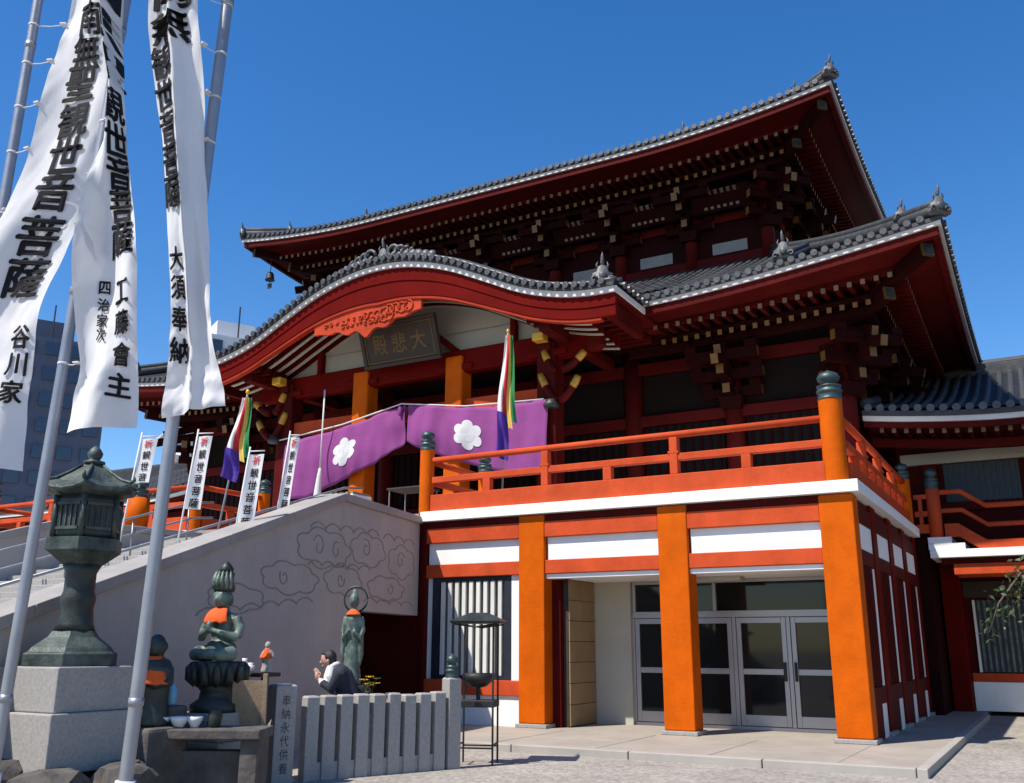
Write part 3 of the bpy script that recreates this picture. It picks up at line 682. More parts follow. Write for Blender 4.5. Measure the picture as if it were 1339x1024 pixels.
# ------------------------------------------------------------------ stone stairway
st = thing('stone_stairway', 'broad stone stairway with sloping side walls rising to the hall', 'stairs', (CX, -7, 0))
U = Vector((.193,-.981,0))
def wp(s, z, off=0, sx=1):
    p = Vector((-8.55,0,0))+U*s; n = Vector((.981,.193,0)); p += n*off; p.z = z
    if sx < 0: p.x = mir(p.x)
    return p
def ztop(s): return 3.99 if s <= 3.34 else 3.99-(s-3.34)*.3245
for sx in (1, -1):
    b = MB()
    secs = []
    pts = [(0.02,2.13),(2.55,2.14)]
    # wall above the opening, and wall beyond it, as one solid side wall
    ss = [2.55,3.34]+[3.34+1.0*k for k in range(1, 12)]+[15.0]
    def slab(sa, sb, za, zb, zc, zd):
        q = [wp(sa,za,0,sx),wp(sb,zb,0,sx),wp(sb,zc,0,sx),wp(sa,zd,0,sx)]; q2 = [wp(sa,za,-.36,sx),wp(sb,zb,-.36,sx),wp(sb,zc,-.36,sx),wp(sa,zd,-.36,sx)]
        b.loft([q, q2])
    slab(.02,2.55,2.13,2.14,ztop(2.55),ztop(.02)); slab(2.55,3.34,0,0,ztop(3.34),ztop(2.55)); slab(3.34,15.0,0,0,ztop(15),ztop(3.34))
    sw = b.obj('side_wall', 'wall_stone', st)
    for sa, sb in [(0.02,1.7),(1.7,3.34)]+[(3.34+1.66*k, 3.34+1.66*(k+1)) for k in range(7)]:
        q = [[wp(s, ztop(s)+dz, of, sx) for of, dz in ((.07,-.02),(.07,.12),(-.45,.12),(-.45,-.02))] for s in (sa+.004, sb-.004)]
        MB().loft(q).obj('coping', 'stone', st, bevel=.01)
    if sx > 0:                                      # cloud scrolls cut into the wall
        random.seed(3)
        def scroll(s0, z0, R_, turns, a0, dirn):
            n = int(turns*14); return [wp(s0+R_*(1-.75*k/n)*cos(a0+dirn*2*pi*turns*k/n), z0+R_*(1-.75*k/n)*sin(a0+dirn*2*pi*turns*k/n), .002) for k in range(n+1)]
        def wave(s0, s1, z0, amp, n, z1=None):
            z1 = z0 if z1 is None else z1; N = n*12
            return [wp(s0+(s1-s0)*k/N, z0+(z1-z0)*k/N+amp*abs(sin(pi*n*k/N))**.7, .002) for k in range(N+1)]
        cl = []
        def cloud(s0, z0, a_, b_, n, ph):
            N = n*12; return [wp(s0+a_*cos(2*pi*k/N)*(1+.16*abs(sin(pi*n*k/N+ph))), z0+b_*sin(2*pi*k/N)*(1+.30*abs(sin(pi*n*k/N+ph))), .002) for k in range(N+1)]
        for q in ((3.9,3.10,.80,.26,7,.3),(2.3,3.22,.62,.24,6,.9),(.85,3.12,.55,.26,6,.2),(4.9,2.55,.75,.20,7,.5),(3.2,2.62,.60,.20,6,1.1),(1.5,2.58,.70,.18,7,.7),(6.3,2.18,.62,.16,6,.1)): cl.append(cloud(*q))
        for q in ((4.1,3.12,.20,1.1,.4,1),(3.5,3.10,.16,1.0,2,-1),(2.4,3.24,.18,1.2,1,1),(.9,3.14,.18,1.1,2.6,-1),(5.1,2.56,.14,1.0,.5,-1),(3.3,2.63,.14,1.1,3,1),(1.3,2.6,.13,1.0,0,-1)): cl.append(scroll(*q))
        for w_ in ((.3,1.7,3.50,.10,3,None),(1.9,4.4,3.52,.10,5,3.40),(2.2,4.4,2.86,.08,5,2.80),(.3,2.4,2.30,.08,4,None),(4.2,7.2,2.22,.08,6,1.92)): cl.append(wave(*w_))
        for p in cl: MB().tube(p, .012, 5).obj('cloud_line', 'relief', sw, True)
nstep = 27
for k in range(nstep):
    z = 3.72-.142*k; y = -1.20-.4375*k; xr = -8.55+.193/.981*(-y)-.37
    MB().box((mir(xr),y-.4375-.02,z-.16),(xr,y,z)).obj('step', 'granite', st, bevel=.012)
MB().box((mir(-8.93),-1.20,3.5),(-8.93,.0,3.86)).obj('landing', 'granite', st)
MB().loft([[(CX-3.6,-.02,2.2),(CX+3.2,-.02,2.2),(CX+3.2,-.02,3.48),(CX-3.6,-.02,3.48)],[(CX-3.6,-3.4,2.2),(CX+3.2,-3.4,2.2),(CX+3.2,-3.4,2.8),(CX-3.6,-3.4,2.8)],[(CX-4,-10,-.1),(CX+4,-10,-.1),(CX+4,-10.2,.1),(CX-4,-10.2,.1)]]).obj('core', 'dark_void', st)
# steel handrails on the steps
def handrail(x, label):
    t = thing('handrail', label, 'railing', (x, -7, 2.2)); f = lambda y: 3.72+(y+1.2)*.3245
    for dz in (.85, .5): MB().tube([(x,-.6,3.86+dz),(x,-1.2,3.78+dz),(x,-12,f(-12)+dz)], .024, 8).obj('pipe', 'steel', t, True)
    for k in range(8):
        y = -1.3-1.45*k; MB().tube([(x,y,f(y)-.05),(x,y,f(y)+.85)], .02, 8).obj('upright', 'steel', t, True)
handrail(-9.6, 'steel pipe handrail on the steps beside the carved side wall')
handrail(-13.9, 'steel pipe handrail on the far side of the steps')
# orange posts standing on the far coping
for y, lab in ((-1.45,'orange post with bronze cap on the far coping of the stairs, white base'),):
    t = thing('lamp_post', lab, 'post', (-15.4,y,3.9)); MB().lathe([(.22,3.9),(.22,4.15)], (-15.4,y,0), 20).obj('base', 'white', t, True)
    MB().lathe([(.24,4.152),(.26,4.4),(.24,4.8)], (-15.4,y,0), 20).obj('body', 'orange', t, True); MB().lathe(post_cap(.2, 0, .4), (-15.4,y,4.802), 20).obj('cap', 'cap_bronze', t, True)

# ------------------------------------------------------------------ side annexes with their own tiled roofs
def annex(side):
    fx = (lambda x: x) if side > 0 else mir
    t = thing('annex_building', 'lower annex with grey tiled roof, barred windows and white plinth beside the hall' if side > 0 else 'far annex with low tiled roof behind the stair and banners', 'building', (fx(6), 10, 0))
    def B(a, b, name, m, par=None, bev=0): return MB().box((fx(a[0]),)+tuple(a[1:]), (fx(b[0]),)+tuple(b[1:])).obj(name, m, par or t, bevel=bev)
    X0, X1, Y0 = -.78, 13, 7.0
    def ez(x): s = x-X0; return 6.45+.28*max(0, 1-s/3.2)**1.6
    xs = [X0+(X1-X0)*i/40 for i in range(41)]
    def strip(name, ya, yb, za, zb, m):
        return MB().loft([[(fx(x),ya,ez(x)+za),(fx(x),yb,ez(x)+za),(fx(x),yb,ez(x)+zb),(fx(x),ya,ez(x)+zb)] for x in xs]).obj(name, m, t)
    rf = MB().sheet([[(fx(x), Y0+6.6*q, ez(x)*(1-q)+6.45*q+.30+2.5*(.7*q+.3*q*q)) for x in xs] for q in [k/8 for k in range(9)]]).obj('roof', 'tile_deck', t, True)
    MB().sheet([[(fx(x), Y0+13.2-6.6*q, 6.75+2.5*(.7*q+.3*q*q)) for x in (X0, X1)] for q in [k/8 for k in range(9)]]).obj('roof_back', 'tile_deck', t, True)
    strip('eave_tile_edge', Y0-.06, Y0+.2, .12, .24, 'tile'); strip('eave_board', Y0-.02, Y0+.12, 0, .118, 'eave_white'); strip('fascia', Y0+.06, Y0+.14, -.14, -.003, 'dark_red')
    strip('soffit', Y0+.142, Y0+2.1, -.06, .0, 'dark_red'); strip('purlin', Y0+1.1, Y0+1.3, -.42, -.22, 'dark_red')
    ra = MB().bar((0,0,0), (0,1.7,.08), .09, .11, 0, 1).mesh('rafter', ['dark_red', 'pale_end'])
    x = X0+.35
    while x < 8: link('rafter', ra, rf, (fx(x), Y0+.35, ez(x)-.15)); x += .27
    x = X0+.15; n = 0
    while x < 8.2:
        b = MB(); secs = []
        for i in range(14):
            for e, rad in ((0,.085),(1,.074)):
                q = (i+e*.98)/14; secs.append([(fx(x)+rad*cos(pi*a/6), Y0+6.6*q-(.08 if i+e == 0 else 0), ez(x)*(1-q)+6.45*q+.27+2.5*(.7*q+.3*q*q)+.03+rad*sin(pi*a/6)) for a in range(7)])
        b.loft(secs, 0, False, False); c = (fx(x), Y0-.1, ez(x)+.30)
        b.add([(c[0]+.09*cos(2*pi*a/10), c[1], c[2]+.09*sin(2*pi*a/10)) for a in range(10)]+[(c[0]+.09*cos(2*pi*a/10), c[1]+.08, c[2]+.09*sin(2*pi*a/10)) for a in range(10)], [tuple(range(10))]+[(a, (a+1) % 10, 10+(a+1) % 10, 10+a) for a in range(10)], 1)
        b.obj('tile_row', ['tile', 'tile_end'], rf); x += .27
    b = MB(); b.box((fx(X0+.3),Y0+6.35,9.05),(fx(X1),Y0+6.85,9.45)); b.tube([(fx(X0+.3),Y0+6.6,9.5),(fx(X1),Y0+6.6,9.5)], .13, 8); b.obj('ridge', 'tile', rf, bevel=.02)
    b = MB(); b.tube([(fx(X0+.08), Y0+6.6*q, ez(X0)*(1-q)+6.45*q+.42+2.5*(.7*q+.3*q*q)) for q in [k/10 for k in range(11)]], .13, 8); b.obj('verge_ridge', 'tile', rf, True)
    # upper storey
    wl = B((-.4,9.2,3.5),(X1,19,6.6), 'wall', 'dark_red')
    B((-.3,9.06,5.92),(X1,9.2,6.20), 'tie_beam', 'plaster', bev=.01); B((-.3,9.06,4.75),(X1,9.2,4.95), 'tie_beam', 'dark_red', bev=.01)
    for k in range(4):
        xx = .35+2.25*k; B((xx-.16,9.04,3.5),(xx+.16,9.21,5.91), 'pillar', 'barge_red', bev=.015)
        w_ = B((xx+.3,9.15,4.96),(xx+1.95,9.195,5.90), 'window', 'navy')
        for i in range(12): B((xx+.33+i*.135,9.10,4.97),(xx+.385+i*.135,9.149,5.89), 'slat', 'bronze_dark', w_)
    # walkway edge with stepped white band
    B((.28,7.7,3.84),(.78,9.1,3.99), 'step', 'white', bev=.006); B((.28,7.68,3.70),(1.05,9.1,3.838), 'step', 'white', bev=.006)
    B((.30,7.66,3.52),(X1,9.1,3.698), 'walkway_edge', 'white', bev=.006)
    B((.75,7.80,3.14),(X1,9.0,3.38), 'beam', 'vermilion', bev=.012); B((.5,7.9,3.385),(X1,9.0,3.515), 'painted_shadow_board', 'dark_red')  # second dark board painted in for shade, below the walkway edge
    # ground storey
    gl = B((.25,10.0,.1),(X1,19,3.5), 'wall', 'dark_red')
    B((.28,9.42,.1),(.70,9.9,3.5), 'pillar', 'barge_red', bev=.02)
    B((.72,9.90,2.72),(X1,9.99,3.1), 'panel', 'wood')
    for k in range(3):
        xx = .95+2.4*k
        w_ = B((xx,9.95,.98),(xx+1.9,9.99,2.66), 'window', 'navy')
        for i in range(15): B((xx+.05+i*.124,9.90,.99),(xx+.095+i*.124,9.949,2.65), 'slat', 'bronze', w_)
        B((xx-.06,9.88,.98),(xx-.005,9.99,2.66), 'frame', 'white', w_); B((xx+1.905,9.88,.98),(xx+1.96,9.99,2.66), 'frame', 'white', w_)
    B((.72,9.86,.76),(X1,9.99,.96), 'beam', 'vermilion', bev=.01); B((.72,9.84,.1),(X1,9.99,.758), 'panel', 'white', bev=.006)
    return t
annex(1); annex(-1)
# stepped railing on the annex walkway
t = thing('balustrade', 'vermilion railing that steps down along the annex walkway', 'railing', (2, 7.85, 3.7))
def zig(z, a=.62, b=1.05, c=1.55, drop=.36): return [(a,7.85,z),(b,7.85,z),(c,7.85,z-drop),(8,7.85,z-drop)]
for z, r in ((5.03,.06),(4.60,.055)): MB().tube(zig(z), r, 10).obj('rail', 'vermilion', t, False)
p = zig(4.14, .66, .95, 1.5, .40)
MB().loft([[(q[0],7.76,q[2]-.15),(q[0],7.94,q[2]-.15),(q[0],7.94,q[2]+.15),(q[0],7.76,q[2]+.15)] for q in p]).obj('base_rail', 'vermilion', t)
for x in (2.4,3.6,4.8): MB().box((x-.07,7.79,3.9),(x+.07,7.91,4.66)).obj('post', 'vermilion', t)
p = MB().lathe([(.15,3.99),(.15,5.12)], (.47,7.85,0), 20).obj('newel_post', 'vermilion', t, True); MB().lathe(post_cap(.15, 0, .5), (.47,7.85,5.122), 20).obj('post_cap', 'cap_bronze', p, True)
b = MB(); b.bar((.05,7.85,4.95),(.33,7.85,4.95),.10,.10); b.bar((.05,7.85,4.55),(.33,7.85,4.55),.10,.12); b.bar((.05,7.85,4.2),(.33,7.85,4.2),.16,.2); b.box((.14,7.8,4.2),(.22,7.9,4.95)); b.obj('end_rails', 'vermilion', t)

# ------------------------------------------------------------------ purple curtain under the porch
def curtain():
    t = thing('curtain', 'purple festival curtain with white blossom crests gathered up at its centre', 'curtain', (CX, 3.78, 7.6))
    Yc = 3.72
    def pt(half, u, v, out=0):
        """u 0 at the centre knot, 1 at the outer end; v 0 top, 1 bottom"""
        d = .04+4.15*u
        zt = 7.74-.38*u-.16*sin(pi*u); zb = 6.72-1.20*min(1, u*1.25)**.8
        if half < 0: zt -= .25*u*u; zb -= .05
        z = zt+(zb-zt)*v
        fold = .012*sin(u*52+v*3*half)+.035*noise.noise(Vector((u*9,v*2.2,half*3.)))+.05*sin(u*23+v*2.5)*(1-u)**.7+.05*sin(u*7+v*4+half)*v+.10*v*(1-u)**2*sin(u*60)*.4
        return Vector((CX+.18+half*d, Yc-.10*sin(pi*v)*.7+fold-out, z))
    for half in (-1, 1):
        NU, NV = 60, 16
        g_ = [[pt(half, (i/NU)**1.15, j/NV) for i in range(NU+1)] for j in range(NV+1)]
        c = MB().sheet(g_).obj('cloth', 'purple', t, True); so = c.modifiers.new('thick', 'SOLIDIFY'); so.thickness = .008
        uc, vc = ((.46, .50) if half > 0 else (.47, .50))
        b = MB(); du, dv = 1.0/4.15, 1.0/1.62
        for k in range(6):                          # six round petals and a heart, as sheets lying on the cloth
            a0 = 2*pi*k/6+pi/2; N = 14; cx_, cy_ = .275*cos(a0), .275*sin(a0)
            ring = [(cx_+.152*cos(2*pi*q/N), cy_+.152*sin(2*pi*q/N)) for q in range(N)]
            pts = [(cx_, cy_)]+[(cx_+(x-cx_)*.55, cy_+(y-cy_)*.55) for x, y in ring]+ring
            b.add([pt(half, uc+x*du, vc-y*dv, .018+.001*k) for x, y in pts], [(0,1+q,1+(q+1)%N) for q in range(N)]+[(1+q,1+N+q,1+N+(q+1)%N,1+(q+1)%N) for q in range(N)])
        N = 14; ring = [(.20*cos(2*pi*q/N), .20*sin(2*pi*q/N)) for q in range(N)]
        b.add([pt(half, uc+x*du, vc-y*dv, .026) for x, y in [(0,0)]+ring], [(0,1+q,1+(q+1)%N) for q in range(N)])
        b.obj('blossom_crest', 'cloth_white', c)
    MB().tube([(CX-4.25,Yc,7.2),(CX-2,Yc+.02,7.42),(CX,Yc,7.76),(CX+2,Yc+.02,7.46),(CX+4.25,Yc,7.36)], .02, 6).obj('cord', 'cloth_white', t, True)
    MB().ell((CX,Yc-.06,7.55), (.07,.06,.14)).obj('knot', 'purple', t, True)
    return t
curtain()
t = thing('hanging_cord', 'white braided cord with paper tassel hanging in front of the curtain', 'rope', (-14.3,3.45,5.4))
MB().tube([(-14.29,3.45,8.4),(-14.30,3.45,7.2),(-14.31,3.45,6.2)], .022, 8).obj('cord', 'cloth_white', t, True)
MB().tube([(-14.31,3.45,6.2),(-14.32,3.45,6.0),(-14.34,3.44,5.5),(-14.35,3.44,5.3)], [.03,.06,.10,.12], 8).obj('tassel', 'cloth_white', t, True)
o = MB().lathe([(.0,0),(.10,.02),(.16,.12),(.17,.32),(.10,.38),(.03,.42)], (0,0,0), 16)
# wind bell on the upper-left eave corner
t = thing('wind_bell', 'small dark bronze wind bell hanging from the upper roof corner', 'bell', (-21.9, 8.75, 14.75))
MB().lathe([(.02,.34),(.10,.31),(.14,.22),(.15,.08),(.19,.0),(.16,.0)], (-21.9,8.75,14.95), 14).obj('bell', 'iron', t, True)
MB().tube([(-21.9,8.75,15.25),(-21.9,8.75,15.95)], .015, 6).obj('chain', 'iron', t); MB().tube([(-21.9,8.75,15.2),(-21.9,8.75,14.8)], .012, 6).obj('clapper_rod', 'iron', t); MB().box((-22.0,8.74,14.62),(-21.8,8.76,14.82)).obj('clapper_plate', 'iron', t)

# offering things on the landing: white cloth-covered box and a stand
t = thing('offering_box', 'white-fronted offering box standing on the stair landing', 'box', (-9.9,-.6,3.86))
MB().box((-10.25,-.95,3.861),(-9.55,-.35,4.55)).obj('body', 'white', t, bevel=.02)
for k in range(5): MB().box((-10.22+.14*k,-.93,4.552),(-10.15+.14*k,-.37,4.60)).obj('slat', 'wood_light', t)
t = thing('folding_table', 'dark folding table on the landing behind the balcony post', 'table', (-9.4,.9,4.2))
MB().box((-9.9,.6,4.86),(-8.95,1.3,4.90)).obj('top', 'wood', t, bevel=.008)
for x in (-9.85,-9.0):
    for y in (.65,1.25): MB().tube([(x,y,4.19),(x,y,4.86)], .015, 6).obj('leg', 'steel', t)

# ------------------------------------------------------------------ tall banners in the foreground
FH = Vector((-.4904,.8715,0))
def catmull(rows, v):
    n = len(rows)-1; x = v*n; i = min(int(x), n-1); t = x-i
    def g_(k): return rows[max(0, min(n, k))]
    out = []
    for a, b, c, d in zip(g_(i-1), g_(i), g_(i+1), g_(i+2)): out.append(.5*((2*b)+(-a+c)*t+(2*a-5*b+4*c-d)*t*t+(-a+3*b-3*c+d)*t**3))
    return out
def tall_banner(label, base, top, rows, fold, text, tabs, pole_r=.036, sleeve=None):
    t = thing('banner', label, 'banner', base, 'tall prayer banners')
    base = Vector(base); top = Vector(top); ax = top-base
    p = MB().tube([base+ax*k/12 for k in range(13)], pole_r, 14).obj('pole', 'steel', t, True)
    for f in (.16,.52,.8): MB().tube([base+ax*f, base+ax*(f+.006)], pole_r*1.12, 14).obj('collar', 'steel', p, True)
    MB().tube([base, base+ax*.105], pole_r*1.45, 14).obj('socket', 'tower_white', t, True)
    MB().lathe([(.2,0),(.2,.05),(.1,.09)], base, 16).obj('foot', 'granite', t, True)
    def pt(u, v, out=0):
        r = catmull(rows, v); A = Vector(r[:3]); B_ = Vector(r[3:]); P = A+(B_-A)*u
        nz_ = noise.noise(Vector((u*2.2+base.x*5,v*16,base.y)))*.022+noise.noise(Vector((u*6+base.x*3,v*38+u*9,1.7)))*.008
        return P+FH*(fold(u, v)+nz_-out)
    NU, NV = 26, 110
    c = MB().sheet([[pt(i/NU, j/NV) for i in range(NU+1)] for j in range(NV+1)]).obj('cloth', 'cloth_white', t, True)
    zs = [(catmull(rows, k/200)[2]+catmull(rows, k/200)[5])/2 for k in range(201)]
    def v_of(z):
        for k in range(200):
            if zs[k] >= z >= zs[k+1]: return (k+(zs[k]-z)/(zs[k]-zs[k+1]+1e-9))/200
        return 0 if z > zs[0] else 1
    for ch, uc, zc, wu, hz in text:
        vs_, fs, nb_ = glyph(ch, .034)
        b = MB().add([pt(uc+(a-.5)*wu, v_of(zc+(q-.5)*hz), .010+.0006*(i//nb_)) for i, (a, q) in enumerate(vs_)], fs); b.obj('character', 'ink', c)
    for z, u in tabs:
        q = pt(u, v_of(z)); k = (z-base.z)/(top.z-base.z); pp = base+ax*k
        MB().tube([q, (q+pp)/2+Vector((0,0,-.012)), pp], .004, 5).obj('tab_cord', 'cloth_white', t) if (q-pp).length > .03 else None
        dq = (q-pp).normalized(); MB().bar(q-dq*.01, q-dq*.055, .05, .01, up=(0,0,1)).obj('tab', 'cloth_white', t)
        MB().tube([pp+Vector((0,0,-.008)), pp+Vector((0,0,.008))], pole_r*1.06, 12).obj('tab_loop', 'cloth_white', t, True)
    return t
R1 = [(-3.377,-12.324,7.617,-3.096,-12.166,7.618),(-3.401,-12.338,6.389,-3.142,-12.192,6.39),(-3.445,-12.363,5.939,-3.078,-12.156,5.941),(-3.486,-12.386,5.497,-3.054,-12.143,5.499),(-3.511,-12.4,5.069,-3.066,-12.15,5.07),(-3.58,-12.439,4.659,-3.113,-12.176,4.661),(-3.675,-12.492,4.256,-3.195,-12.222,4.258),(-3.729,-12.523,3.864,-3.285,-12.273,3.866),(-3.742,-12.53,3.468,-3.296,-12.279,3.47),(-3.737,-12.527,3.083,-3.306,-12.285,3.085),(-3.71,-12.512,2.684,-3.295,-12.278,2.686)]
R2 = [(-2.991,-12.318,7.442,-2.897,-12.264,7.443),(-2.958,-12.299,6.251,-2.873,-12.251,6.251),(-2.935,-12.286,5.814,-2.851,-12.239,5.814),(-2.873,-12.251,5.385,-2.785,-12.202,5.385),(-2.877,-12.253,5.03,-2.723,-12.166,5.031),(-2.903,-12.268,4.726,-2.661,-12.132,4.727),(-2.914,-12.274,4.371,-2.591,-12.092,4.372),(-2.926,-12.281,4.082,-2.541,-12.064,4.084),(-2.898,-12.265,3.689,-2.501,-12.042,3.69),(-2.859,-12.243,3.361,-2.485,-12.033,3.363),(-2.881,-12.256,3.147,-2.479,-12.029,3.149),(-2.863,-12.245,2.895,-2.478,-12.028,2.939)]
R3 = [(-2.418,-12.366,7.134,-2.094,-12.184,7.135),(-2.407,-12.36,6.004,-2.088,-12.181,6.006),(-2.366,-12.337,5.591,-2.042,-12.155,5.592),(-2.293,-12.296,5.184,-1.997,-12.13,5.186),(-2.213,-12.251,4.79,-1.977,-12.118,4.791),(-2.159,-12.221,4.414,-1.935,-12.095,4.415),(-2.11,-12.193,4.043,-1.889,-12.069,4.044),(-2.062,-12.166,3.684,-1.849,-12.047,3.685),(-2.049,-12.159,3.474,-1.817,-12.028,3.475),(-2.049,-12.159,3.268,-1.768,-12.0,3.269),(-2.062,-12.166,3.065,-1.733,-11.981,3.137),(-2.067,-12.169,2.925,-1.71,-11.968,2.996)]
def f1(u, v):
    q = max(0, v-.55)/.45
    return .035*sin(3.2*u+7*v)+.05*sin(6*u-5*v+1)*(.4+q)+.16*q*sin(5.2*u+2.2*v-1.0)+.02*sin(17*v+5*u)-.02
def f2(u, v):
    top_ = max(0, 1-v/.45)
    return .22*top_*sin(pi*2*u+2.2*v)+.07*sin(5.5*u+8*v+.5)+.03*sin(9*u-14*v)+.09*max(0, v-.6)*sin(8*u+9*v)-.07
def f3(u, v):
    return -.10*max(0, 1-abs(u-.50)/.16)+.03*sin(5*u+7*v)+.022*sin(13*u-11*v)*max(0, u-.4)*2+.05*max(0, v-.75)*sin(9*u+3)-.05
tall_banner('white prayer banner lettered from top to bottom in bold black characters on its face', (-3.75,-12.465,0), (-3.661,-12.416,7.5), R1, f1,
    [(ch, u, z, .50, .292) for ch, u, z in zip('南無聖観世音菩薩', (.66,.60,.57,.57,.57,.57,.58,.60), (6.19,5.90,5.635,5.315,5.02,4.73,4.39,4.075))]+[('谷',.80,3.62,.26,.17),('川',.80,3.42,.26,.16),('家',.80,3.22,.26,.16)],
    [(6.2,.02),(5.86,.02),(5.48,.02),(5.1,.02),(4.6,.02),(4.1,.02)])
tall_banner('white prayer banner twisted narrow at its top and billowing wide at its hem', (-3.125,-12.324,0), (-2.865,-12.178,7.5), R2, f2,
    [('南',.55,6.2,.9,.26),('無',.55,5.9,.9,.26),('聖',.6,5.6,.9,.26),('観',.62,5.3,.7,.26),('世',.66,5.03,.56,.25),('音',.70,4.78,.5,.25),('菩',.72,4.53,.48,.25),('薩',.72,4.27,.46,.26)]
    +[(ch,.76,z,.26,.16) for ch, z in zip('工藤會主', (3.86,3.64,3.42,3.21))]+[(ch,.40,z,.15,.095) for ch, z in zip('四治家次', (3.93,3.80,3.68,3.57))],
    [(5.25,.02),(4.75,.02),(4.35,.02),(3.9,.02),(3.4,.02)])
tall_banner('white prayer banner with a sharp lengthwise fold hiding half its characters', (-2.141,-12.142,0), (-1.933,-12.025,7.5), R3, f3,
    [('南',.50,6.02,.84,.27),('無',.44,5.73,.74,.26),('観',.24,5.46,.46,.25),('世',.22,5.20,.44,.24),('音',.22,4.95,.44,.24),('菩',.23,4.70,.46,.23),('薩',.24,4.46,.48,.23)]
    +[(ch,.22,z,.36,.16) for ch, z in zip('大須奉納', (3.98,3.78,3.57,3.36))],
    [(6.0,.98),(5.6,.98),(5.25,.98),(4.9,.98)], .04)

# ------------------------------------------------------------------ small banners and five-colour flags
def small_banner(label, base, z0, z1, wd, lean, chars):
    t = thing('small_banner', label, 'banner', base, 'small banners on the steps')
    x, y, zb = base; rgt = Vector((.872,.49,0)); L = Vector((lean*.872, lean*.49, 0))
    def P(u, z): k = (z-zb); return Vector((x,y,0))+L*k+rgt*(u*wd)+Vector((0,0,z))+FH*(.03*sin(3*z+4*u))
    MB().tube([P(0,zb)-rgt*.02, P(0,z1+.12)-rgt*.02], .014, 6).obj('pole', 'cloth_white', t, True)
    MB().tube([P(0,z1+.05)-rgt*.02, P(1,z1+.05)], .010, 6).obj('crossbar', 'cloth_white', t, True)
    c = MB().sheet([[P(i/6, z1+(z0-z1)*j/16) for i in range(7)] for j in range(17)]).obj('cloth', 'cloth_white', t, True)
    n = len(chars); h_ = (z1-z0)/n
    for k, ch in enumerate(chars):
        vs_, fs, nb_ = glyph(ch, .02); zc = z1-h_*(k+.5)
        MB().add([P(.24+.52*a, zc+(q-.5)*h_*.72)-FH*(.008+.0006*(i//nb_)) for i, (a, q) in enumerate(vs_)], fs).obj('character', 'red_ink' if k == 0 else 'ink', c)
small_banner('small white banner with red heading beside the carved wall coping', (-8.02,-5.76,2.15), 3.24, 4.38, .23, .10, '祈観世音菩薩')
small_banner('small white banner farther up the steps, between the tall banner poles', (-9.25,-5.72,2.15), 3.62, 4.8, .24, .09, '祈観世音菩薩')
small_banner('small white banner low behind the bronze lantern cap', (-10.85,-5.55,2.2), 4.2, 4.95, .28, .1, '祈観世音')
small_banner('small white banner against the dark left edge of the purple curtain', (-8.66,-4.22,2.65), 3.75, 5.0, .17, .10, '祈観世音菩薩')
def five_flag(label, base, ztop, drop, lean):
    t = thing('five_colour_flag', label, 'flag', base, 'five-colour flags')
    x, y, zb = base; rgt = Vector((.872,.49,0)); tp = Vector((x+lean*.872,y+lean*.49,ztop)); ax = tp-Vector(base)
    MB().tube([Vector(base), tp], .018, 8).obj('pole', 'steel', t, True); MB().ell(tp+Vector((0,0,.04)), (.035,.035,.05), 8, 6).obj('finial', 'gold', t, True)
    def P(u, v):                                    # limp flag: u around the gathers, v down the drop
        w_ = .16+.34*v; z = ztop-.08-drop*v-.20*u*v
        return Vector((tp.x,tp.y,z))+rgt*(w_*(u-.55)+.03-lean*.15*v)+FH*(.045*sin(u*9+v*5)+.04*sin(u*21-v*9)*v-.10)+rgt*(.05*sin(v*7+1)*v)
    order = ['cloth_white','flag_red','flag_yellow','flag_green']; cuts = [0,.26,.50,.72,1.0]
    for k in range(4):
        MB().sheet([[P(cuts[k]+(cuts[k+1]-cuts[k])*i/5, j/16) for i in range(6)] for j in range((17,16,14,13)[k])]).obj('stripe', order[k], t, True)
    MB().sheet([[P(-.02+.50*i/6, .70+.40*j/6)-FH*.03 for i in range(7)] for j in range(7)]).obj('blue_stripe', 'flag_blue', t, True)
five_flag('limp five-colour flag on a pole up the steps, left of the porch', (-9.4,-4.85,2.4), 5.72, 1.25, .45)
five_flag('limp five-colour flag in front of the purple curtain, above the balcony rail', (-6.98,.62,4.2), 8.05, 2.4, .12)

# ------------------------------------------------------------------ bronze lantern on its stone pedestal
def hexring(r, z, lift=0, c=(0,0), n=6, sub=4, rot=0):
    pts = []
    for k in range(n):
        a = Vector((cos(2*pi*k/n+rot), sin(2*pi*k/n+rot))); b = Vector((cos(2*pi*(k+1)/n+rot), sin(2*pi*(k+1)/n+rot)))
        for j in range(sub):
            t = j/sub; p = a*(1-t)+b*t; e = abs(2*t-1)**2.2; pts.append((c[0]+p.x*r, c[1]+p.y*r, z+lift*e))
    return pts
LX, LY = -6.06, -9.66
pd = thing('stone_pedestal', 'pale two-tier stone pedestal carrying the bronze lantern', 'pedestal', (LX, LY, .5))
MB().box((LX-.53,LY-.53,.38),(LX+.53,LY+.53,.92)).obj('lower_block', 'granite', pd, bevel=.015)
MB().box((LX-.47,LY-.47,.921),(LX+.47,LY+.47,1.34)).obj('upper_block', 'granite', pd, bevel=.015)
lt = thing('bronze_lantern', 'tall weathered green bronze lantern with hexagonal cap on stone pedestal', 'lantern', (LX, LY, 1.34))
H = lambda r, z, l=0: hexring(r, z, l, (LX, LY), rot=.25)
MB().loft([H(.47,1.342),H(.47,1.46),H(.43,1.48),H(.40,1.52,.0),H(.26,1.62),H(.22,1.68)]).obj('base', 'lantern_bronze', lt, bevel=.006)
MB().lathe([(.20,1.682),(.175,1.75),(.155,1.9),(.17,1.98),(.17,2.02),(.15,2.08),(.15,2.26),(.19,2.34)], (LX,LY,0), 24).obj('shaft', 'bronze_dark', lt, True)
MB().loft([H(.20,2.342),H(.36,2.46),H(.39,2.48),H(.39,2.60),H(.34,2.61)]).obj('platform', 'lantern_bronze', lt)
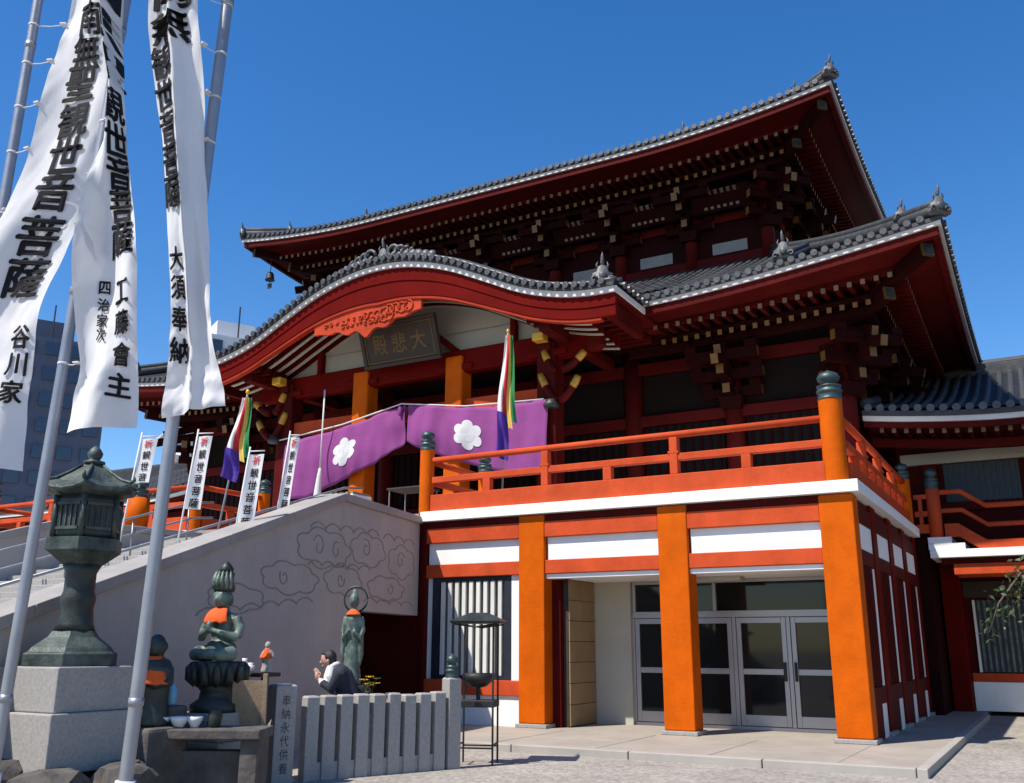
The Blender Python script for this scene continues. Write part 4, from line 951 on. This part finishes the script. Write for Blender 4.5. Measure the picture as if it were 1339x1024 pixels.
fb = MB().loft([H(.31,2.612),H(.33,2.64),H(.33,3.0),H(.31,3.04)]).obj('fire_box', 'bronze_dark', lt)
for k in range(6):
    a = 2*pi*k/6+.25; p = Vector((LX+.335*cos(a), LY+.335*sin(a), 0)); MB().tube([p+Vector((0,0,2.612)), p+Vector((0,0,3.04))], .028, 6).obj('corner_post', 'lantern_bronze', fb, True)
    a += pi/6; c = Vector((LX+.293*cos(a), LY+.293*sin(a), 0)); tn = Vector((-sin(a), cos(a), 0))
    b = MB()
    for q in (-.09, -.03, .03, .09): b.tube([c+tn*q+Vector((0,0,2.70)), c+tn*q+Vector((0,0,2.95))], .009, 5)
    b.bar(c-tn*.13+Vector((0,0,2.70)), c+tn*.13+Vector((0,0,2.70)), .03, .03); b.bar(c-tn*.13+Vector((0,0,2.95)), c+tn*.13+Vector((0,0,2.95)), .03, .03); b.obj('grille', 'lantern_bronze', fb)
cp = MB().loft([H(.30,3.042),H(.48,3.07,.05),H(.50,3.09,.055),H(.49,3.12,.055),H(.36,3.18,.03),H(.22,3.29,.01),H(.12,3.37),H(.10,3.39)]).obj('cap', 'lantern_bronze', lt)
for k in range(6):
    a = 2*pi*k/6+.25; MB().tube([(LX+r*cos(a), LY+r*sin(a), z) for r, z in ((.12,3.38),(.24,3.295),(.37,3.215),(.48,3.185),(.52,3.21),(.51,3.25))], [.016,.018,.02,.022,.02,.012], 6).obj('rib', 'lantern_bronze', cp, True)
MB().lathe([(.09,3.392),(.11,3.41),(.11,3.43),(.05,3.45),(.07,3.48),(.08,3.52),(.05,3.57),(.004,3.61)], (LX,LY,0), 18).obj('finial', 'lantern_bronze', lt, True)

# rocks round the pedestal and altar
def rock(c, r, seed):
    bm = bmesh.new(); bmesh.ops.create_icosphere(bm, subdivisions=3, radius=1)
    for v in bm.verts:
        n_ = noise.noise(v.co*1.3+Vector((seed*3.1,seed,0)))*.45+noise.noise(v.co*3.1+Vector((seed,0,seed)))*.18
        q = v.co*(1+n_); q.x = max(-.92, min(.92, q.x)); q.z = min(q.z, .78); v.co = Vector((q.x*r[0], q.y*r[1], q.z*r[2]))
    me = bpy.data.meshes.new('rock'); bm.to_mesh(me); bm.free(); me.materials.append(MATS['rock'])
    return link('rock', me, None, c)
ROCKS = [((-6.2,-10.2,.10),(.50,.42,.52),1,'broad dark rock in front of the lantern pedestal corner'),((-5.55,-10.1,.12),(.42,.40,.42),2,'dark rock wedged under the sunlit face of the pedestal'),((-5.2,-9.55,.12),(.36,.36,.44),3,'rough dark rock between the pedestal and the altar table'),
 ((-6.6,-10.6,.05),(.40,.40,.40),5,'low dark rock nearest the foot of the stair wall'),((-5.0,-9.95,.02),(.34,.32,.28),6,'small flat rock below the altar table'),((-4.75,-9.35,.02),(.34,.30,.24),8,'flat rock at the foot of the leaning wooden board'),((-5.72,-9.3,.10),(.5,.45,.40),9,'rock bed beneath the lantern pedestal')]
for c, r, s_, lab in ROCKS: tag(rock(c, r, s_), lab, 'rock', 'rocks round the pedestal')

# ------------------------------------------------------------------ statues (continuous bodies: shapes fused by remesh)
def fused(mb, name, m, parent, vox=.014, smooth=6):
    o = mb.obj(name, m, parent, True); r = o.modifiers.new('fuse', 'REMESH'); r.mode = 'VOXEL'; r.voxel_size = vox; r.use_smooth_shade = True
    s_ = o.modifiers.new('smooth', 'SMOOTH'); s_.factor = .5; s_.iterations = smooth; return o
def local_thing(name, label, cat, loc, rz, group=None): return thing(name, label, cat, loc, group, world=False, rz=rz)
# seated bronze Buddha: local +y is behind, -y the front
FR = radians(6)
bu = local_thing('seated_buddha', 'seated green bronze Buddha with tall crown and orange bib on lotus throne', 'statue', (-5.63,-8.08,1.37), FR)
b = MB()
b.ell((0,.02,.13),(.19,.16,.13)); b.ell((0,.03,.32),(.145,.115,.20)); b.ell((0,.03,.46),(.185,.105,.09)); b.tube([(0,.02,.48),(0,.01,.62)], [.08,.065], 10)
for s_ in (-1, 1):
    b.tube([(s_*.10,.0,.09),(s_*.235,-.09,.085),(s_*.16,-.22,.075),(-s_*.06,-.24,.08)], [.10,.085,.07,.05], 10)
    b.tube([(s_*.18,.03,.48),(s_*.25,.02,.36),(s_*.255,-.02,.26)], [.06,.056,.05], 10); b.tube([(s_*.255,-.02,.26),(s_*.14,-.15,.30),(s_*.02,-.20,.34)], [.052,.042,.034], 10)
b.ell((0,-.21,.37),(.045,.04,.075))
b.ell((0,-.01,.70),(.105,.118,.130)); b.ell((0,-.125,.68),(.019,.024,.034)); b.ell((0,-.115,.635),(.034,.016,.012))
for s_ in (-1, 1): b.ell((s_*.108,.01,.67),(.018,.03,.07)); b.ell((s_*.04,-.11,.715),(.022,.012,.009)); b.ell((s_*.04,-.108,.745),(.03,.012,.006))
fused(b, 'body', 'bronze', bu, .011)
b = MB(); b.lathe([(.108,.765),(.122,.80),(.118,.83),(.095,.90),(.10,.96),(.11,.98),(.07,.99)], (0,.0,0), 18); cr_ = b.obj('crown', 'bronze_dark', bu, True)
for k in range(7):
    a = -pi/2+(k-3)*.42; MB().tube([(.115*cos(a),.115*sin(a),.80),(.122*cos(a),.122*sin(a),.89),(.105*cos(a),.105*sin(a),1.0)], [.02,.032,.006], 6).obj('crown_leaf', 'bronze', cr_, True)
MB().lathe([(.075,.99),(.085,1.03),(.05,1.08),(.01,1.12)], (0,.01,0), 14).obj('topknot', 'bronze_dark', cr_, True)
b = MB(); g_ = []
for i in range(9):
    t_ = i/8; row = []
    for j in range(15):
        a = -pi/2+(j-7)*.145*(1-.15*t_); rx = .105+.105*t_**.6+.02*t_; row.append((rx*cos(a)*1.0, .02+rx*.80*sin(a)-.01-.02*sin(pi*t_), .59-.17*t_+.012*sin(j*1.6)*t_))
    g_.append(row)
b.sheet(g_); o = b.obj('bib', 'bib', bu, True); o.modifiers.new('thick', 'SOLIDIFY').thickness = .012
th = thing('lotus_throne', 'dark bronze lotus throne under the seated Buddha', 'pedestal', (-5.63,-8.08,.83), world=False, rz=FR)
th.scale = (.72,.72,1)
b = MB(); b.lathe([(.30,.28),(.36,.32),(.40,.40),(.42,.50),(.40,.54)], n=28); b.obj('lotus_seat', 'bronze_dark', th, True)
for k in range(14):
    a = 2*pi*k/14; MB().tube([(.33*cos(a),.33*sin(a),.30),(.43*cos(a),.43*sin(a),.38),(.44*cos(a),.44*sin(a),.47),(.41*cos(a),.41*sin(a),.53)], [.05,.075,.06,.012], 6).obj('petal', 'bronze_dark', th, True)
MB().lathe([(.38,.0),(.38,.08),(.26,.14),(.24,.22),(.30,.279)], n=24).obj('stem', 'bronze_dark', th, True)
bp = thing('statue_plinth', 'grey stone base with cut inscription beneath the lotus throne', 'pedestal', (-5.63,-8.08,0), world=False, rz=FR)
bp.scale = (.8,.8,1.187)
MB().box((-.46,-.42,-.02),(.46,.42,.45)).obj('lower_block', 'granite_post', bp, bevel=.015); MB().box((-.38,-.36,.451),(.38,.36,.698)).obj('upper_block', 'granite', bp, bevel=.012)
for k, ch in enumerate('大日如来'):
    vs_, fs, nb_ = glyph(ch, .01); MB().add([(-.30+.155*k+.13*a, -.363, .50+.15*q) for a, q in vs_], fs).obj('character', 'inscription', bp)
# small standing figures with bibs
def small_figure(label, loc, rz, h, bibm, m='granite_post', ped=.0):
    f = local_thing('jizo_statue', label, 'statue', loc, rz, 'small bibbed figures'); k = h/.8
    b = MB(); b.lathe([(.15*k,.0),(.16*k,.03*k),(.13*k,.2*k),(.14*k,.4*k),(.155*k,.5*k),(.12*k,.57*k),(.05*k,.60*k)], n=16)
    b.ell((0,-.01*k,.69*k),(.085*k,.09*k,.11*k)); b.tube([(0,0,.55*k),(0,0,.66*k)], .05*k, 8); b.ell((0,-.095*k,.68*k),(.014*k,.02*k,.025*k))
    for s_ in (-1, 1):
        b.tube([(s_*.13*k,0,.50*k),(s_*.17*k,-.04*k,.38*k),(s_*.08*k,-.14*k,.36*k),(0,-.16*k,.40*k)], [.05*k,.045*k,.035*k,.03*k], 8); b.ell((s_*.085*k,.0,.69*k),(.016*k,.025*k,.04*k))
    fused(b, 'body', m, f, .012*max(1, k), 4)
    g_ = [[((.075+.115*t_)*k*cos(-pi/2+(j-6)*.22), -.012*k+(.075+.105*t_)*k*sin(-pi/2+(j-6)*.22)-.01, (.605-.24*t_)*k+.006*sin(j*2)*t_) for j in range(13)] for t_ in [i/6 for i in range(7)]]
    o = MB().sheet(g_).obj('bib', bibm, f, True); o.modifiers.new('thick', 'SOLIDIFY').thickness = .012
    return f
small_figure('small dark standing figure with orange bib beside the banner pole', (-5.58,-9.0,.74), .35, .92, 'bib', 'bronze_dark')
o = MB().box((-5.85,-9.25,.0),(-5.3,-8.72,.74)).obj('plinth', 'rock', None, bevel=.04); tag(o, 'rough stone plinth under the small dark figure by the pole', 'plinth')
small_figure('tiny pale stone figure in an orange bib on the altar ledge', (-5.50,-7.44,1.236), .35, .36, 'bib', 'granite')
o = thing('altar_ledge', 'dark wooden ledge with white vases behind the seated Buddha', 'shelf', (-5.5,-7.45,0)); MB().box((-6.10,-7.62,1.19),(-5.42,-7.28,1.235)).obj('top', 'wood', o, bevel=.008)
for x in (-6.02,-5.50): MB().box((x-.025,-7.5,-.01),(x+.025,-7.42,1.189)).obj('leg', 'wood', o)
for k, (x, lab) in enumerate(((-5.80,'tall white porcelain vase on the altar ledge'),(-5.70,'short white porcelain cup on the altar ledge'))):
    tag(MB().lathe([(.03,0),(.045,.02),(.05,.08),(.028,.13-.04*k),(.036,.16-.05*k)], (x,-7.5,1.236), 14).obj('vase', 'porcelain', None, True), lab, 'vase')
# standing bronze figure with ring halo
sb = local_thing('standing_statue', 'slender standing bronze figure with ring halo by the dark opening', 'statue', (-5.50,-5.86,1.05), .45)
sb.scale = (.66,.66,.98)
b = MB(); b.lathe([(.19,0),(.20,.05),(.16,.25),(.135,.5),(.15,.70),(.165,.86),(.10,.96),(.05,.99)], n=18); b.tube([(0,0,.93),(0,0,1.03)], .045, 8)
b.ell((0,-.01,1.10),(.105,.112,.105)); b.ell((0,.01,1.21),(.06,.065,.05)); b.ell((0,-.118,1.085),(.017,.024,.025))
for s_ in (-1, 1): b.tube([(s_*.15,0,.88),(s_*.20,-.02,.70),(s_*.17,-.12,.60),(s_*.05,-.18,.70)], [.06,.055,.045,.03], 8); b.tube([(s_*.17,-.05,.62),(s_*.19,-.04,.40),(s_*.17,-.03,.25)], [.06,.05,.02], 8)
fused(b, 'body', 'bronze', sb, .015)
MB().tube([(.24*cos(2*pi*k/24), .12, 1.12+.17*sin(2*pi*k/24)) for k in range(25)], .018, 6).obj('halo', 'bronze_dark', sb, True); MB().tube([(0,.10,.98),(0,.08,.86)], .015, 6).obj('halo_stem', 'bronze_dark', sb)
g_ = [[((.07+.10*t_)*cos(-pi/2+(j-6)*.2), -.01+(.07+.10*t_)*sin(-pi/2+(j-6)*.2), .985-.07*t_) for j in range(13)] for t_ in [i/5 for i in range(6)]]; MB().sheet(g_).obj('bib', 'bib', sb, True).modifiers.new('thick', 'SOLIDIFY').thickness = .01
sp_ = thing('statue_pedestal', 'weathered stone pedestal under the standing haloed figure', 'pedestal', (-5.50,-5.86,0), world=False, rz=.45)
MB().box((-.30,-.30,-.02),(.30,.30,.90)).obj('block', 'granite_post', sp_, bevel=.02); MB().lathe([(.24,.901),(.28,.95),(.26,1.0),(.21,1.049)], n=20).obj('lotus', 'bronze_dark', sp_, True)
# altar table with bowls
t = thing('altar_table', 'low dark stone offering table in front of the Buddha', 'table', (-5.15,-8.62,0), world=False, rz=.5)
MB().box((-.62,-.28,.62),(.62,.28,.72)).obj('top', 'rock', t, bevel=.015)
for x in (-.5,.5): MB().box((x-.09,-.22,-.02),(x+.09,.22,.619)).obj('leg', 'rock', t, bevel=.01)
MB().box((-.40,-.1,.0),(.40,.1,.5)).obj('panel', 'rock', t, bevel=.01)
for k, (x, y, r, lab) in enumerate(((-5.52,-8.95,.12,'wide white offering bowl at the end of the stone table'),(-5.36,-8.82,.10,'white offering bowl beside the wide one'),(-5.24,-8.72,.085,'small white offering bowl by the dark cup'))):
    tag(MB().lathe([(r*.5,0),(r*.55,.02),(r*.9,.07),(r,.11),(r*.94,.11),(r*.8,.07)], (x,y,.721), 18).obj('bowl', 'porcelain', None, True), lab, 'bowl')
tag(MB().lathe([(.05,0),(.06,.02),(.075,.12),(.06,.16),(.07,.18)], (-5.08,-8.60,.721), 14).obj('incense_cup', 'bronze_dark', None, True), 'dark bronze cup on the stone table', 'cup')
o = MB().lathe([(.05,0),(.055,.02),(.055,.16),(.03,.20),(.03,.23)], (-5.62,-8.72,.93), 14).obj('water_bottle', 'blue_plastic', None, True); tag(o, 'pale blue bottle standing beside the small dark figure', 'bottle')
o = MB().box((-5.80,-8.86,-.01),(-5.48,-8.60,.929)).obj('stone_block', 'rock', None, bevel=.03); tag(o, 'narrow rough stone block under the blue bottle', 'stone')
t = thing('wooden_board', 'plain wooden board leaning beside the Buddha base', 'board', (-5.2,-7.9,.0))
MB().loft([[(-5.46,-7.98,.30),(-5.16,-7.82,.30),(-5.17,-7.80,.30),(-5.47,-7.96,.30)],[(-5.37,-8.10,1.17),(-5.07,-7.94,1.17),(-5.08,-7.92,1.17),(-5.38,-8.08,1.17)]]).obj('panel', 'wood_light', t)
MB().bar((-5.12,-7.82,.0),(-5.05,-7.93,1.24), .045, .045).obj('stake', 'wood_light', t)
# flowers by the fence
def spray(label, loc, n, h, m):
    t = thing('flower_spray', label, 'flowers', loc, world=False); random.seed(int(loc[1]*100) % 97)
    MB().lathe([(.05,0),(.06,.1),(.05,.22),(.06,.24)], n=12).obj('holder', 'bronze_dark', t, True)
    for k in range(n):
        a = random.uniform(0, 2*pi); r = random.uniform(.03,.16); hh = h*random.uniform(.7,1)
        MB().tube([(0,0,.2),(r*.5*cos(a),r*.5*sin(a),hh*.7),(r*cos(a),r*sin(a),hh)], .004, 4).obj('stalk', 'leaf', t)
        b = MB()
        for q in range(7): e = 2*pi*q/7; b.add([(r*cos(a),r*sin(a),hh),(r*cos(a)+.05*cos(e-.35),r*sin(a)+.05*sin(e-.35),hh+.02),(r*cos(a)+.065*cos(e),r*sin(a)+.065*sin(e),hh+.015),(r*cos(a)+.05*cos(e+.35),r*sin(a)+.05*sin(e+.35),hh+.02)], [(0,1,2,3)])
        b.obj('blossom', m if k % 3 else 'leaf', t)
spray('spray of yellow flowers below the standing statue', (-5.12,-5.98,.74), 9, .42, 'flower')
o = MB().box((-5.28,-6.14,0),(-4.96,-5.82,.739)).obj('flower_stand', 'granite_post', None, bevel=.02); tag(o, 'squat stone stand under the yellow flowers', 'stand')

# ------------------------------------------------------------------ stone fence with inscribed end post
fa = Vector((-5.30,-6.86,0)); fb_ = Vector((-4.56,-5.22,0)); fd = (fb_-fa).normalized(); fn = Vector((fd.y,-fd.x,0))
fen = thing('stone_fence', 'row of square grey stone fence posts round the statue enclosure', 'fence', tuple(fa))
def spost(p, w_, h_, name, par, m='granite_post'):
    x = fd*w_/2; y = fn*w_/2; q = [p-x-y,p+x-y,p+x+y,p-x+y]; up = Vector((0,0,1))
    return MB().loft([[a+up*-.02 for a in q],[a+up*(h_-.02) for a in q],[p+(a-p)*.82+up*h_ for a in q]]).obj(name, m, par, bevel=.008)
NP = 9; L = (fb_-fa).length
random.seed(5)
for k in range(NP): spost(fa+fd*(L*k/(NP-1)), .165, .955+random.uniform(-.012,.012), 'post', fen)
MB().bar(fa+Vector((0,0,.10)), fb_+Vector((0,0,.10)), .10, .2).obj('sill', 'granite_post', fen)
ip = thing('inscribed_post', 'broad grey stone post with an inscription at the near end of the fence', 'post', (-5.44,-7.16,0))
p0 = Vector((-5.45,-7.20,0)); spost(p0, .26, 1.10, 'shaft', ip)
for k, ch in enumerate('奉納永代供養'):
    vs_, fs, nb_ = glyph(ch, .01); MB().add([p0+fn*.1325+fd*(-.055+.11*a)+Vector((0,0,.98-.15*k-.12+.12*q)) for a, q in vs_], fs).obj('character', 'inscription', ip)
spost(Vector((-5.62,-7.52,0)), .26, 1.10, 'shaft', ip) if False else None
cp_ = thing('capped_post', 'stone corner post with bronze onion cap at the end of the fence', 'post', (-4.47,-5.0,0))
spost(Vector((-4.47,-5.02,0)), .19, 1.14, 'shaft', cp_, 'granite'); MB().lathe(post_cap(.085, 0, .30), (-4.47,-5.02,1.142), 16).obj('cap', 'cap_bronze', cp_, True)

# ------------------------------------------------------------------ iron incense stand
ic = thing('incense_stand', 'black iron incense stand with hipped canopy, bowl and lower shelf', 'incense stand', (-4.42,-4.42,0), world=False, rz=.35)
for sx in (-1, 1):
    for sy in (-1, 1): MB().tube([(sx*.24,sy*.19,0),(sx*.24,sy*.19,1.86)], .014, 6).obj('leg', 'iron', ic)
cn = MB().loft([[(x*.34,y*.28,1.85) for x, y in ((-1,-1),(1,-1),(1,1),(-1,1))],[(x*.36,y*.30,1.88) for x, y in ((-1,-1),(1,-1),(1,1),(-1,1))],[(x*.22,y*.12,1.955) for x, y in ((-1,-1),(1,-1),(1,1),(-1,1))],[(x*.12,y*.02,2.0) for x, y in ((-1,-1),(1,-1),(1,1),(-1,1))]]).obj('canopy', 'bronze_dark', ic)
for sy in (-1, 1): MB().tube([(-.30,sy*.24,1.84),(0,sy*.26,1.80),(.30,sy*.24,1.84)], .012, 5).obj('valance', 'iron', cn)
MB().lathe([(.05,.99),(.12,1.01),(.20,1.08),(.23,1.18),(.21,1.18),(.17,1.10)], n=20).obj('bowl', 'iron', ic, True); MB().tube([(0,0,.83),(0,0,1.0)], .03, 8).obj('bowl_stem', 'iron', ic)
MB().box((-.26,-.21,.74),(.26,.21,.83)).obj('shelf', 'iron', ic, bevel=.008)
for y in (-.19,.19): MB().bar((-.24,y,.22),(.24,y,.22), .02, .02).obj('brace', 'iron', ic)
for x in (-.24,.24): MB().bar((x,-.19,.26),(x,.19,.26), .02, .02).obj('brace', 'iron', ic)

# ------------------------------------------------------------------ person bowing behind the fence
pe = local_thing('person', 'person with dark hair in navy jacket over white shirt bowing behind the fence', 'person', (-5.30,-6.20,0), radians(-58)); pe.scale = (.93,.93,.96)
# local frame: -y is the direction faced
b = MB()
hp = Vector((0,.06,.86)); ch_ = Vector((0,-.10,1.22)); nk = Vector((0,-.17,1.36)); hd = Vector((0,-.265,1.425))
b.ell(hp,(.16,.12,.13)); b.tube([hp, (hp+ch_)/2+Vector((0,.01,0)), ch_, nk], [.14,.13,.135,.055], 12); b.ell(ch_+Vector((0,.01,.02)),(.19,.10,.11))
b.tube([nk, hd], [.052,.055], 10); b.ell(hd+Vector((0,-.005,.01)),(.072,.088,.108), rot=Matrix.Rotation(radians(28), 3, 'X'))
b.ell(hd+Vector((0,-.098,-.03)),(.013,.02,.024)); b.ell(hd+Vector((0,-.075,-.075)),(.024,.014,.009))
for s_ in (-1, 1):
    b.ell(hd+Vector((s_*.073,.01,-.01)),(.012,.02,.032)); b.ell(hd+Vector((s_*.028,-.082,.005)),(.013,.012,.010))
    b.tube([hp+Vector((s_*.085,0,-.04)), (s_*.095,.03,.47), (s_*.10,.07,.09)], [.085,.06,.042], 10); b.ell((s_*.10,-.01,.04),(.045,.12,.04))
    sh = ch_+Vector((s_*.175,.01,.04)); el = Vector((s_*.205,-.20,1.06)); wr = Vector((s_*.035,-.37,1.18)); b.tube([sh, el, wr], [.055,.044,.028], 10)
    b.ell(wr+Vector((-s_*.012,-.035,.04)),(.016,.03,.05))
    for f_ in range(4):
        lf = (.062,.072,.068,.052)[f_]; p = wr+Vector((-s_*.018,-.060+.020*f_,.075)); b.tube([p, p+Vector((0,-.012,lf*.5)), p+Vector((-s_*.002,-.026,lf))], [.0088,.0082,.006], 6)
    p = wr+Vector((-s_*.008,-.005,.03)); b.tube([p, p+Vector((s_*.006,.022,.03)), p+Vector((-s_*.006,.012,.06))], [.010,.009,.007], 6)
fused(b, 'body', 'skin', pe, .0085, 3)
b = MB()
b.tube([hp+Vector((0,0,-.10)), hp, (hp+ch_)/2+Vector((0,.02,0)), ch_+Vector((0,.015,0)), nk+Vector((0,.03,-.02))], [.185,.175,.165,.165,.085], 16); b.ell(ch_+Vector((0,.03,.02)),(.215,.12,.125))
for s_ in (-1, 1): b.tube([ch_+Vector((s_*.175,.02,.045)), (s_*.212,-.19,1.06), (s_*.10,-.31,1.135)], [.078,.068,.055], 12)
fused(b, 'jacket', 'jacket', pe, .014, 4)
b = MB(); b.tube([nk+Vector((0,-.03,.0)), ch_+Vector((0,-.12,-.0)), (hp+ch_)/2+Vector((0,-.13,-.02))], [.075,.10,.075], 12)
for s_ in (-1, 1): b.tube([(s_*.12,-.295,1.13),(s_*.06,-.345,1.16)], [.050,.038], 10)
b.tube([nk+Vector((0,.0,-.01)), nk+Vector((0,-.01,.035))], [.085,.07], 12)
fused(b, 'shirt', 'shirt', pe, .012, 3)
b = MB(); b.ell(hd+Vector((0,.022,.035)),(.086,.095,.10), rot=Matrix.Rotation(radians(28), 3, 'X')); b.ell(hd+Vector((0,.06,-.02)),(.075,.06,.085)); b.ell(hd+Vector((0,-.055,.085)),(.062,.04,.03))
fused(b, 'hair', 'hair', pe, .009, 3)
b = MB()
for s_ in (-1, 1): b.tube([hp+Vector((s_*.08,0,.04)), (s_*.097,.03,.47), (s_*.10,.065,.06)], [.115,.088,.075], 12)
b.ell(hp+Vector((0,0,.0)),(.175,.135,.10)); fused(b, 'trousers', 'navy', pe, .015, 4)
b = MB()
for s_ in (-1, 1): MB().ell((s_*.10,-.02,.045),(.05,.14,.05)).obj('shoe', 'iron', pe, True)

# ------------------------------------------------------------------ tree at the right edge, a branch reaching into view
tr = thing('street_tree', 'slender tree whose leafy twig hangs in front of the annex', 'tree', (4.0,-3.4,0))
random.seed(11)
MB().tube([(4.0,-3.4,-.1),(3.98,-3.42,1.2),(3.92,-3.4,2.4),(3.80,-3.35,3.4),(3.75,-3.3,4.2)], [.09,.08,.065,.05,.03], 10).obj('trunk', 'bark', tr, True)
lm = []
def limb(pts, r0_): lm.append(pts); MB().tube(pts, [r0_*(1-.8*i/(len(pts)-1)) for i in range(len(pts))], 6).obj('limb', 'bark', tr, True)
limb([(3.93,-3.4,2.3),(3.3,-3.5,2.62),(2.75,-3.55,2.62),(2.40,-3.58,2.40),(2.12,-3.6,2.05),(1.98,-3.6,1.72)], .03)
limb([(2.75,-3.55,2.62),(2.5,-3.6,2.5),(2.36,-3.62,2.2),(2.30,-3.62,1.98)], .015)
limb([(3.85,-3.38,3.0),(4.3,-3.2,3.4),(4.8,-3.1,3.6),(5.2,-3.0,3.5)], .03); limb([(3.80,-3.35,3.4),(3.75,-3.9,3.9),(3.8,-4.4,4.1)], .025); limb([(3.78,-3.33,3.7),(3.9,-2.7,4.2),(4.0,-2.2,4.3)], .025); limb([(3.75,-3.3,4.1),(3.8,-3.2,4.7),(3.9,-3.3,5.1)], .02)
b = MB()
for li, pts in enumerate(lm):
    for i in range(len(pts)-1):
        if li == 0 and i < 2: continue
        a = Vector(pts[i]); c = Vector(pts[i+1]); n = int((c-a).length/(.0022 if li > 1 else .009))
        for k in range(n):
            p = a+(c-a)*random.random(); sp = (.24 if li > 1 else .07); p += Vector((random.gauss(0,sp),random.gauss(0,sp),random.gauss(0,sp)))
            d = Vector((random.gauss(0,1),random.gauss(0,1),random.gauss(-.5,.7))).normalized(); q = d.cross(Vector((random.gauss(0,1),random.gauss(0,1),random.gauss(0,1)))).normalized(); s_ = random.uniform(.045,.08)
            b.add([p, p+d*s_*.5+q*s_*.28, p+d*s_*1.25, p+d*s_*.5-q*s_*.28], [(0,1,2,3)])
kind(b.obj('crown', 'leaf', tr), 'stuff')
def blocker_tree(label, x, y, h, R_, seed):  # unseen trees added on the right to cut skylight on the podium flank
    t = thing('blocker_tree', label, 'tree', (x,y,0)); rg = random.Random(seed)
    MB().tube([(x,y,-.1),(x+.05,y,h*.3),(x-.04,y+.06,h*.6),(x,y,h*.9)], [.17,.14,.09,.03], 10).obj('trunk', 'bark', t, True)
    tips = []
    for k in range(11):
        a = 2.4*k+rg.random(); z = h*(.36+.045*k); r = R_*(.95-.04*k)*rg.uniform(.7,1); p = [(x,y,z),(x+r*.5*cos(a),y+r*.5*sin(a),z+.35),(x+r*cos(a),y+r*sin(a),z+.55+.3*rg.random())]
        MB().tube(p, [.05,.03,.01], 6).obj('limb', 'bark', t, True); tips += [p[1], p[2]]
    tips.append((x,y,h)); b = MB()
    for c in tips:
        for k in range(330):
            d = Vector((rg.gauss(0,1),rg.gauss(0,1),rg.gauss(0,.75))).normalized()*(rg.random()**.45)*R_*.42; p = Vector(c)+d
            e = Vector((rg.gauss(0,1),rg.gauss(0,1),rg.gauss(-.3,1))).normalized(); q = e.cross(Vector((rg.gauss(0,1),rg.gauss(0,1),rg.gauss(0,1)))).normalized(); w_ = rg.uniform(.07,.13)
            b.add([p, p+e*w_*.5+q*w_*.28, p+e*w_*1.2, p+e*w_*.5-q*w_*.28], [(0,1,2,3)])
    kind(b.obj('crown', 'leaf', t), 'stuff')
blocker_tree('broad leafy tree added out of view right of the forecourt to block skylight', 7.0, 1.0, 6.6, 2.3, 21)
blocker_tree('taller leafy tree added out of view before the annex end to block skylight', 8.4, 5.0, 7.4, 2.4, 22)
blocker_tree('rounded leafy tree added out of view by the right paving to block skylight', 8.0, -3.6, 6.0, 2.2, 23)

# ------------------------------------------------------------------ buildings far behind
def block(label, x, y, wx, wy, h_, m, floors, cols, rot, roof_box=True):
    t = thing('apartment_block', label, 'building', (x,y,0), world=False, rz=rot)
    MB().box((-wx/2,-wy/2,-.5),(wx/2,wy/2,h_)).obj('wall', m, t)
    fh = h_/floors; cw = wx/cols
    wm = MB().box((-cw*.34,-.14,0),(cw*.34,.2,fh*.5)).mesh('window', 'far_glass'); sm = MB().box((-cw*.46,-.9,-.15),(cw*.46,.05,.05)).mesh('balcony', m)
    wsd = MB().box((-.14,-cw*.3,0),(.2,cw*.3,fh*.5)).mesh('window', 'far_glass'); ns = max(1, int(wy/cw))
    for f in range(floors):
        if (f+1)*fh < h_*.45: continue
        for c in range(cols):
            q = (-wx/2+cw*(c+.5), -wy/2, f*fh+fh*.32); link('window', wm, t, q); link('balcony', sm, t, (q[0],q[1],f*fh+.1))
        for c in range(ns): link('window', wsd, t, (wx/2, -wy/2+(c+.5)*wy/ns, f*fh+fh*.32))
    if roof_box:
        MB().box((-wx*.25,-wy*.2,h_),(wx*.1,wy*.2,h_+2.6)).obj('roof_house', m, t); MB().tube([(wx*.2,0,h_),(wx*.2,0,h_+4)], .08, 6).obj('antenna', 'iron', t)
block('grey-blue apartment block beyond the far annex', -79, 38, 8, 10, 29.0, 'apartment', 12, 4, -.5)
block('tall pale apartment block behind the hall, glimpsed left of the porch', -64, 47, 9, 9, 29.0, 'tower_white', 10, 3, -.5)
